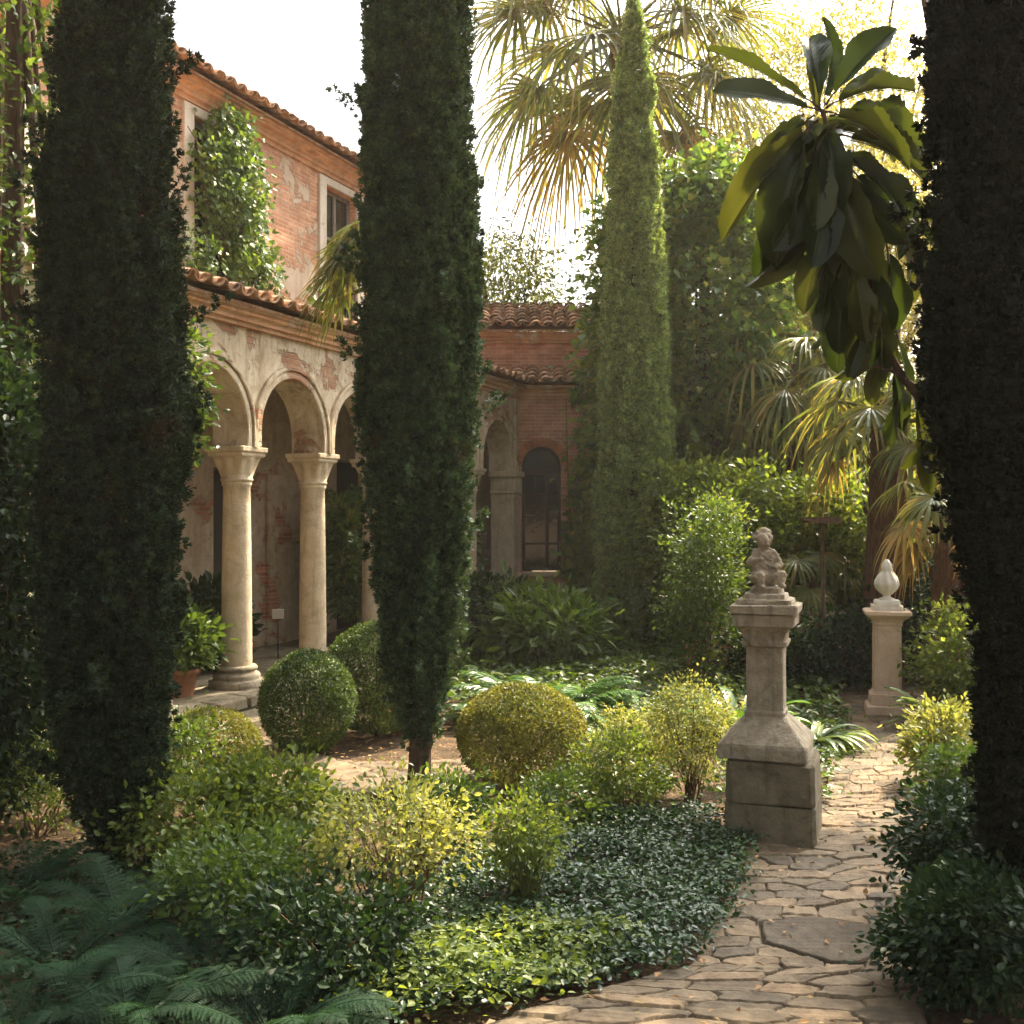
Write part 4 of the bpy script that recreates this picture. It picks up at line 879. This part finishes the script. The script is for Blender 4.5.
def fan_palm(label, loc, H, nfr, plen, flen, tr=.16, lo=-70, hi=70, droop=.55, dry=.15, seed=0, nb=38, azr=None, wdt=.05, group='fan palms', skirt=True):
    t = thing('fan_palm', label, 'palm', loc, 0, group); gl, gs, gd, gt = Geo(), Geo(), Geo(), Geo()
    n = 26; zz = np.linspace(-.1, H, n); tube(gt, np.c_[.06 * np.sin(zz * .5), .04 * np.cos(zz * .6), zz], tr * (1.15 - .25 * zz / H) * (1 + .05 * np.sin(np.arange(n) * 2.9)), 14)
    for i in range(int(H * 26)):
        z = rng.uniform(.2, H); a = rng.random() * 6.28; r_ = tr * (1.12 - .25 * z / H); b = np.array([.06 * math.sin(z * .5) + r_ * math.cos(a), .04 * math.cos(z * .6) + r_ * math.sin(a), z])
        scatter(gt, LEAF_D, b[None], np.array([[math.cos(a) * .5, math.sin(a) * .5, 1.0]]), np.array([[math.cos(a), math.sin(a), -.3]]), np.array([[.11, .16, .06]]))
    tube(gt, [(.06 * math.sin(H * .5), .04 * math.cos(H * .6), H - .3), (.06 * math.sin(H * .5), .04 * math.cos(H * .6), H + .25)], [tr * 1.1, tr * .5], 12)
    nd = 0
    for i in range(nfr):
        az = i * 2.399 + rng.normal() * .15 if azr is None else rng.uniform(*azr); u_ = (i + .5) / nfr; el = R(lo + (hi - lo) * u_ ** .8)
        isdry = u_ < dry; nd += isdry
        fan_frond(gd if isdry else gl, gs, (.06 * math.sin(H * .5) + .1 * math.cos(az), .04 * math.cos(H * .6) + .1 * math.sin(az), H - .1 + .3 * u_), az, el, plen * rng.uniform(.8, 1.15), flen * rng.uniform(.85, 1.1), nb, droop * (1.25 if el < 0 else 1), wdt=wdt)
    gl.build('fronds', M['palm'], t); gs.build('frond_stalks', M['greenstem'], t)
    if nd: gd.build('dry_fronds', M['palm_dry'], t)
    gt.build('trunk', M['bark_red'], t); return t
fan_palm('tall fan palm whose drooping fronds spread against the sky above the far cypress', (2.05, 20.0, 0), 10.4, 27, 1.8, 2.35, .22, -58, 70, .65, .07, nb=46, wdt=.07)
fan_palm('stout fan palm with a shaggy red brown trunk behind the far pedestal', (3.95, 11.7, 0), 2.75, 16, .5, .75, .20, -50, 70, .6, .1, nb=30, wdt=.045)
fan_palm('pale drooping fan palm standing left of the stout palm trunk', (3.85, 15.3, 0), 3.6, 20, .75, 1.0, .16, -65, 60, .85, .06, nb=34, wdt=.05)
fan_palm('short fan palm with orange dead fronds right of the far pedestal', (4.05, 10.3, 0), 1.75, 12, .35, .5, .13, -60, 60, .6, .5, nb=28, wdt=.04)
fan_palm('young fan palm with low green fronds left of the stout palm trunk', (3.35, 12.4, 0), .9, 12, .4, .5, .1, 0, 75, .55, 0, nb=26, wdt=.04)
fan_palm('small fan palm showing bright fronds left of the middle cypress', (-.93, 9.0, 0), 3.75, 10, .42, .50, .06, -15, 50, .5, 0, nb=26, wdt=.04, azr=(2.5, 4.0))

# other trees
tree('pale small leaved olive like tree behind the palms at the right', (5.5, 19.5, 0), 2.8, .24, (0, 0, 5.4), (2.4, 1.8, 4.2), M['olive'], 620, 52, .26, .10, group='background trees', seed=71, aspect=.35, gap=-.35, droop=.3)
tree('pale golden tree standing between the ivy and the black cypress', (5.7, 17.4, 0), 2.6, .16, (0, 0, 4.6), (1.45, 1.1, 2.9), M['olive'], 330, 50, .2, .085, group='background trees', seed=81, aspect=.4, gap=-.3, droop=.4)
tree('pale tree high at the top right behind the large leaves', (7.2, 24, 0), 4.5, .25, (0, 0, 9.2), (3.2, 2.2, 4.2), M['olive'], 620, 48, .34, .13, group='background trees', seed=72, aspect=.4, gap=-.2)
tree('hazy loose tree behind the wing roof right of the middle cypress', (-.2, 21.5, 0), 3.2, .25, (0, 0, 4.7), (1.5, 1.4, 2.5), M['tree'], 420, 56, .26, .12, group='background trees', seed=73, aspect=.35, droop=.9, gap=-.3)
tree('green tree behind the ivy at the upper right of the far cypress', (3.4, 21, 0), 4, .25, (0, 0, 5.6), (2.2, 2, 2.9), M['tree'], 330, 40, .3, .10, group='background trees', seed=74)
tree('dark tree closing the view behind the path end', (6.0, 14.5, 0), 2, .2, (0, 0, 1.9), (1.5, 1.5, 1.7), M['mid'], 240, 40, .22, .10, LEAF_O, group='background trees', seed=75)
tree('leafy tree at the right behind the short palm', (6.6, 12.6, 0), 2, .15, (0, 0, 2.8), (.9, .9, 2.1), M['mid'], 170, 40, .18, .10, LEAF_O, group='background trees', seed=76)
tree('unseen flat topped pine added to shade the near path', (5.6, 10.25, 0), 6.9, .12, (-.2, 0, 7.4), (1.25, .85, .48), M['mid'], 420, 44, .16, .11, group='background trees', seed=79, gap=-.7)  # added off to the right so its crown shades the near path
tree('unseen leaning umbrella pine added to shade the ferns at the left', (4.95, 11.2, 0), 8.8, .13, (-2.1, 0, 9.5), (1.15, 1.1, .6), M['mid'], 460, 44, .2, .12, group='background trees', seed=82, gap=-.7)  # added with its crown out of view to shade the left ferns
tree('slim vine hung tree at the left edge behind the left cypress', (-3.15, 6.9, 0), 5.5, .075, (0, .2, 4.2), (.5, .6, 2.7), M['mid'], 230, 34, .13, .06, LEAF_I, group='background trees', seed=78, gap=-.6)
shrub('dense shaded hedge bush at the left edge', (-3.05, 6.3, 0), 0.52, 2.9, M['deep'], 330, 40, .13, .065, LEAF_O, name='tall_shrub', cat='shrub', seed=79, zc=.5)
tree('leafy young tree peeking out right of the left cypress before the arcade', (-2.72, 8.2, 0), 2.1, .035, (.15, 0, 2.72), (.24, .24, .55), M['mid'], 60, 36, .07, .06, LEAF_O, group='background trees', seed=80, nb=6)

# large leaved tree at the upper right
def bigleaf(n1=9, n2=29):
    V = []; Fs = []
    for j in range(n2):
        y = j / (n2 - 1); w_ = .5 * max(0, math.sin(min(1, (y * .97 + .03) ** 1.45) * math.pi)) ** .55 * (.8 + .25 * y) + .012
        for i in range(n1):
            x = (i / (n1 - 1) * 2 - 1); rib = .014 * math.sin((y * 1.0 - abs(x) * .16) * 75) * min(1, abs(x) * 3) * w_ * 2 - .02 * (abs(x) < .1)
            V.append((x * w_ * (1 + .05 * math.sin(y * 23 + x * 4)), y, .16 * abs(x) ** 1.2 * w_ * 2 - .32 * y * y + rib + .03 * math.sin(y * 13 + (1.5 if x > 0 else 0)) * x * x))
    for j in range(n2 - 1):
        for i in range(n1 - 1): a = j * n1 + i; Fs.append((a, a + 1, a + n1 + 1, a + n1))
    return np.array(V), np.array(Fs)
BL = bigleaf()
def _rib():
    V = []; Fs = []; n = 20
    for sgn in (1, -1):
        b = len(V)
        for j in range(n):
            y = j / (n - 1) * .97; w_ = .016 * (1 - .8 * y); z = -.32 * y * y - .02 + sgn * .012
            V += [(-w_, y, z - sgn * .008), (0, y, z + sgn * .004), (w_, y, z - sgn * .008)]
        for j in range(n - 1):
            for i in range(2): a = b + j * 3 + i; Fs.append((a, a + 1, a + 4, a + 3))
    return np.array(V, float), np.array(Fs)
RIB = _rib(); gr = Geo()
bt_ = thing('large_leaved_tree', 'tree with big glossy paddle leaves hanging in at the upper right', 'tree', (2.15, 4.9, 0))
YB = 4.75
def pp(px, py, dy=0.0): Y = YB + dy; return np.array([(px - 512) / F * Y - 2.15, Y - 4.9, zat(py, Y)])
gs = Geo(); gl = Geo()
def bigl(b, d, N, S_): scatter(gl, BL, b, d, N, S_, 0, True); scatter(gr, RIB, b, d, N, S_, 0, True)
tube(gs, [(0, 0, -.05), (.03, .02, .8), (0, 0, 1.7), pp(960, 430)], [.05, .04, .035, .025], 8)
tube(gs, bez(pp(960, 430), pp(905, 400), pp(880, 330), 8), np.linspace(.022, .013, 8), 7)
tube(gs, bez(pp(880, 330), pp(860, 240), pp(822, 110), 10), np.linspace(.015, .011, 10), 7)
tube(gs, bez(pp(930, 400), pp(890, 360), pp(868, 368, -.05), 6), np.linspace(.012, .005, 6), 6)
tube(gs, bez(pp(955, 425), pp(925, 300), pp(900, 200, .1), 8), np.linspace(.016, .008, 8), 6)
LV = [  # base px,py -> tip px,py, depth offset base, tip, width factor
    (822, 110, 720, 38, 0, .05, .42), (822, 112, 724, 80, 0, -.12, .5), (820, 108, 815, 22, 0, .1, .42), (826, 105, 886, 20, .02, -.08, .55), (826, 108, 908, 62, 0, .1, .36),
    (824, 112, 918, 130, 0, -.15, .5), (830, 116, 935, 112, 0, .1, .42), (815, 115, 755, 160, 0, .1, .4), (818, 120, 722, 205, 0, -.06, .42), (812, 125, 765, 235, 0, -.14, .48),
    (832, 128, 905, 135, 0, .14, .5), (826, 125, 840, 190, .0, -.2, .55), (836, 135, 935, 150, 0, -.05, .44), (838, 150, 925, 210, 0, -.12, .48), (822, 145, 790, 240, 0, -.16, .5),
    (828, 150, 822, 255, 0, -.18, .52), (835, 150, 862, 260, 0, -.2, .52), (840, 160, 890, 240, 0, -.1, .5), (815, 150, 770, 260, 0, .08, .46), (845, 165, 925, 235, .02, .1, .44), (830, 170, 845, 300, 0, -.1, .52),
    (805, 190, 752, 262, .05, .06, .42), (815, 210, 775, 285, .05, .0, .5), (830, 225, 800, 300, 0, -.06, .55), (838, 235, 815, 325, .04, 0, .5), (850, 240, 838, 345, .05, .02, .5), (850, 250, 868, 335, 0, -.08, .5), (856, 255, 880, 320, 0, .06, .44),
    (845, 270, 832, 365, .06, .05, .46), (862, 275, 858, 372, .03, -.03, .46), (872, 290, 895, 370, 0, -.06, .42), (885, 240, 905, 330, 0, .04, .42), (890, 200, 930, 290, .05, 0, .42), (868, 310, 878, 385, .06, .08, .38), (820, 180, 800, 270, 0, .12, .5), (900, 210, 945, 250, .1, .1, .42), (895, 330, 915, 395, .0, .0, .4),
    (930, 420, 925, 490, .02, .0, .40), (950, 430, 960, 500, .0, -.05, .4), (885, 345, 868, 402, 0, .05, .42), (892, 362, 905, 425, .02, -.04, .42), (905, 392, 886, 432, 0, .06, .42), (915, 398, 928, 455, 0, -.05, .42), (880, 330, 905, 372, 0, .08, .45), (870, 320, 850, 372, .03, -.02, .45), (945, 420, 905, 470, .05, .08, .36)]
for (bx, by, tx, ty, d0, d1, wf_) in LV:
    b0_, e = pp(bx, by, d0), pp(tx, ty, d1 * 1.0); b = b0_ + (e - b0_) * .16; tube(gs, bez(b0_, (b0_ + b) / 2 + [0, 0, .01], b, 4), [.006, .005, .004, .004], 5); d = e - b; Ln = np.linalg.norm(d) * 1.05
    horiz = math.hypot(d[0], d[1]) / max(abs(d[2]), 1e-3); nn = np.array([rng.normal() * .5, -.55 + rng.normal() * .4, .9]) if horiz > 1 else np.array([rng.normal() * .6, -.9, .25])
    wid = Ln * wf_ * rng.uniform(.62, .85)
    bigl(b[None], d[None], nn[None], np.array([[wid, Ln, Ln * rng.uniform(.4, 1.6)]]))
for _ in range(44):
    h = rng.choice(len(LV) - 3); bx, by, tx, ty, d0, d1, wf_ = LV[h]; 
    b, e = pp(bx + rng.normal() * 12, by + rng.normal() * 12, rng.uniform(-.1, .25)), pp(tx + rng.normal() * 22, ty + rng.normal() * 20, d1 + rng.uniform(-.1, .3)); d = e - b; Ln = min(np.linalg.norm(d) * rng.uniform(.55, .85), .36)
    bigl(b[None], d[None], np.array([[rng.normal() * .9, -.7, .5 + rng.normal() * .6]]), np.array([[Ln * wf_ * .75, Ln, Ln * rng.uniform(.5, 1.2)]]))
gl.build('leaves', M['big'], bt_); gr.build('leaf_ribs', M['rib'], bt_); gs.build('branches', M['bark'], bt_)
# two big leaves low at the right edge
bp = thing('broad_leaf_plant', 'low plant with two big pale leaves at the bottom right edge', 'plant', at(985, 985)); g = Geo(); o0 = np.array(bp.location)
def ap(px, py, Y): return np.array([(px - 512) / F * Y, Y, zat(py, Y)]) - o0
b0 = np.array([0, 0, 0.])
for (a, c, w_) in ((ap(985, 865, 4.2), ap(925, 905, 4.05), .6), (ap(995, 1000, 4.0), ap(940, 992, 3.9), .3), (ap(985, 930, 4.1), ap(965, 950, 3.95), .5)):
    d = c - a; Ln = np.linalg.norm(d) * 1.1; scatter(g, BL, a[None], d[None], np.array([[.2, -.7, .8]]), np.array([[Ln * w_, Ln, Ln]])); tube(g, bez(b0, (a + b0) / 2 + [0, 0, .1], a, 6), np.linspace(.008, .004, 6), 5)
g.build('leaves', M['deep'], bp)

# ground cover, fallen leaves, low ivy
def inpoly(P, poly):
    x, y = P[:, 0], P[:, 1]; r_ = np.zeros(len(P), bool); n = len(poly)
    for i in range(n):
        (x0, y0), (x1, y1) = poly[i], poly[(i + 1) % n]; c = ((y0 > y) != (y1 > y)) & (x < (x1 - x0) * (y - y0) / (y1 - y0 + 1e-12) + x0); r_ ^= c
    return r_
bed = [at(x, y)[:2] for x, y in ((330, 1040), (520, 1002), (690, 968), (742, 890), (748, 845), (700, 815), (560, 820), (470, 860), (400, 930), (300, 960))]
def cover(poly, n, ls, m, name, label, h=.13, spill=.055):
    lo_, hi_ = np.min(poly, 0), np.max(poly, 0); P = rng.uniform(lo_, hi_, (n, 2)); P = P[inpoly(P, poly)]; k = len(P)
    P3 = np.c_[P, np.zeros(k)]; top = h * (.75 + .45 * wob(P3, 4, 3)); z = top * (1 - np.abs(rng.normal(size=k)) * .35); P3[:, 2] = np.clip(z, .015, 1)
    P3[:, :2] += rng.normal(size=(k, 2)) * spill; g = Geo()
    D = nrm(rng.normal(size=(k, 3)) * [1, 1, .35]); N = nrm(rng.normal(size=(k, 3)) * .45 + [0, 0, 1]); s = ls * rng.uniform(.6, 1.35, k)
    scatter(g, LEAF_O, P3, D, N, np.c_[s * .62, s, s * .6]); o = g.build(name, m); tag(o, label, 'ground cover', None, 'stuff'); return o
cover(bed, 42000, .032, M['ground'], 'ground_cover', 'dense dark glossy ground cover between the shrubs and the path')
bed2 = [at(x, y)[:2] for x, y in ((350, 1024), (400, 960), (520, 940), (640, 960), (560, 1000), (480, 1020))]
cover(bed2, 5000, .034, M['lime'], 'creeping_plant', 'yellow green creeping leaves at the front edge of the bed', .17)
bed3 = [at(x, y)[:2] for x, y in ((-60, 1100), (-60, 860), (150, 850), (330, 900), (380, 1000), (330, 1100))]
cover(bed3, 15000, .034, M['deep'], 'low_greenery', 'shaded low greenery under the ferns', .10)
bed4 = [(1.85, 4.6), (2.3, 5.4), (2.9, 7.2), (3.6, 8.6), (4.3, 10), (5, 10), (4.2, 7.5), (3.2, 5.4), (2.4, 4.2)]
cover(bed4, 12000, .05, M['mid'], 'low_greenery', 'low leaves along the right border of the path', .14)
bed5 = [(-1.5, 10.2), (0.2, 9.4), (1.6, 8.4), (2.55, 9.0), (3.1, 10.4), (3.4, 11.5), (4.4, 12), (4.5, 14), (0.5, 14.8), (-.6, 14)]
cover(bed5, 18000, .075, M['mid'], 'low_greenery', 'dark low plants filling the back of the garden', .22)
bed6 = [(1.72, 6.35), (1.95, 6.75), (2.3, 7.8), (2.98, 9.7), (2.2, 9.5), (1.6, 8.0), (1.2, 7.0), (1.45, 6.6)]
cover(bed6, 7000, .045, M['mid'], 'low_greenery', 'low leaves along the left border of the path behind the near pedestal', .13)
n = 5200; P = rng.uniform((-3, 3.2), (4.6, 12), (n, 2)); P3 = np.c_[P, np.full(n, .035)]; g = Geo(); s = rng.uniform(.02, .05, n)
lp, rp = np.array(PATH_L), np.array(PATH_R); onp = (P[:, 0] > np.interp(P[:, 1], lp[:, 1], lp[:, 0])) & (P[:, 0] < np.interp(P[:, 1], rp[:, 1], rp[:, 0]))
k = ~onp | (rng.random(n) < .35); P3[onp, 2] = .045
scatter(g, LEAF_D, P3[k], nrm(rng.normal(size=(n, 3)) * [1, 1, .15])[k], nrm(rng.normal(size=(n, 3)) * .25 + [0, 0, 1])[k], np.c_[s * .6, s, s * .6][k]); tag(g.build('fallen_leaves', M['litter']), 'brown fallen leaves scattered on soil and path', 'fallen leaves', None, 'stuff')

# low brick terrace wall and bird table at the back of the path
bw = thing('low_brick_wall', 'low tumbled brick terrace wall behind the path end', 'wall', (3.15, 12.1, 0), R(6)); g = Geo(); box(g, -1.2, .9, 0, .25, -.1, .62); g.build('wall', M['wing'], bw)
g = Geo()
for i in range(9): box(g, -1.22 + i * .235, -1.0 + i * .235, -.03, .28, .622, .68 + rng.uniform(0, .012), 0, .012, .004)
g.build('coping', M['stone_warm'], bw)
bx_, by_, _ = atY(822, 11.0)
bt = thing('bird_table', 'wooden bird table on a slim post behind the near pedestal', 'bird table', (bx_, by_, 0)); g = Geo(); tube(g, [(0, 0, -.05), (.01, 0, .9), (0, 0, 1.72)], .020, 8); g.build('post', M['wood'], bt)
g = Geo(); box(g, -.16, .16, -.12, .12, 1.70, 1.725, 0, .006); box(g, -.16, .16, -.13, -.121, 1.69, 1.75); box(g, -.16, .16, .121, .13, 1.69, 1.75); g.build('tray', M['wood'], bt)

# ------------------------------------------------------------------ warm garden air
hz = Geo(); box(hz, -9, 10, -3, 27, -1.2, 14)
hm, ht = mat('air'); hn = NT(ht); pv = hn.n('VolumePrincipled'); pv.inputs['Color'].default_value = (1, .93, .80, 1); pv.inputs['Density'].default_value = .0008; pv.inputs['Anisotropy'].default_value = .3
ho = hn.n('OutputMaterial'); hn.l(pv.outputs[0], ho.inputs['Volume'])
o = hz.build('haze', hm); o['kind'] = 'stuff'; o['label'] = 'thin warm haze in the garden air'
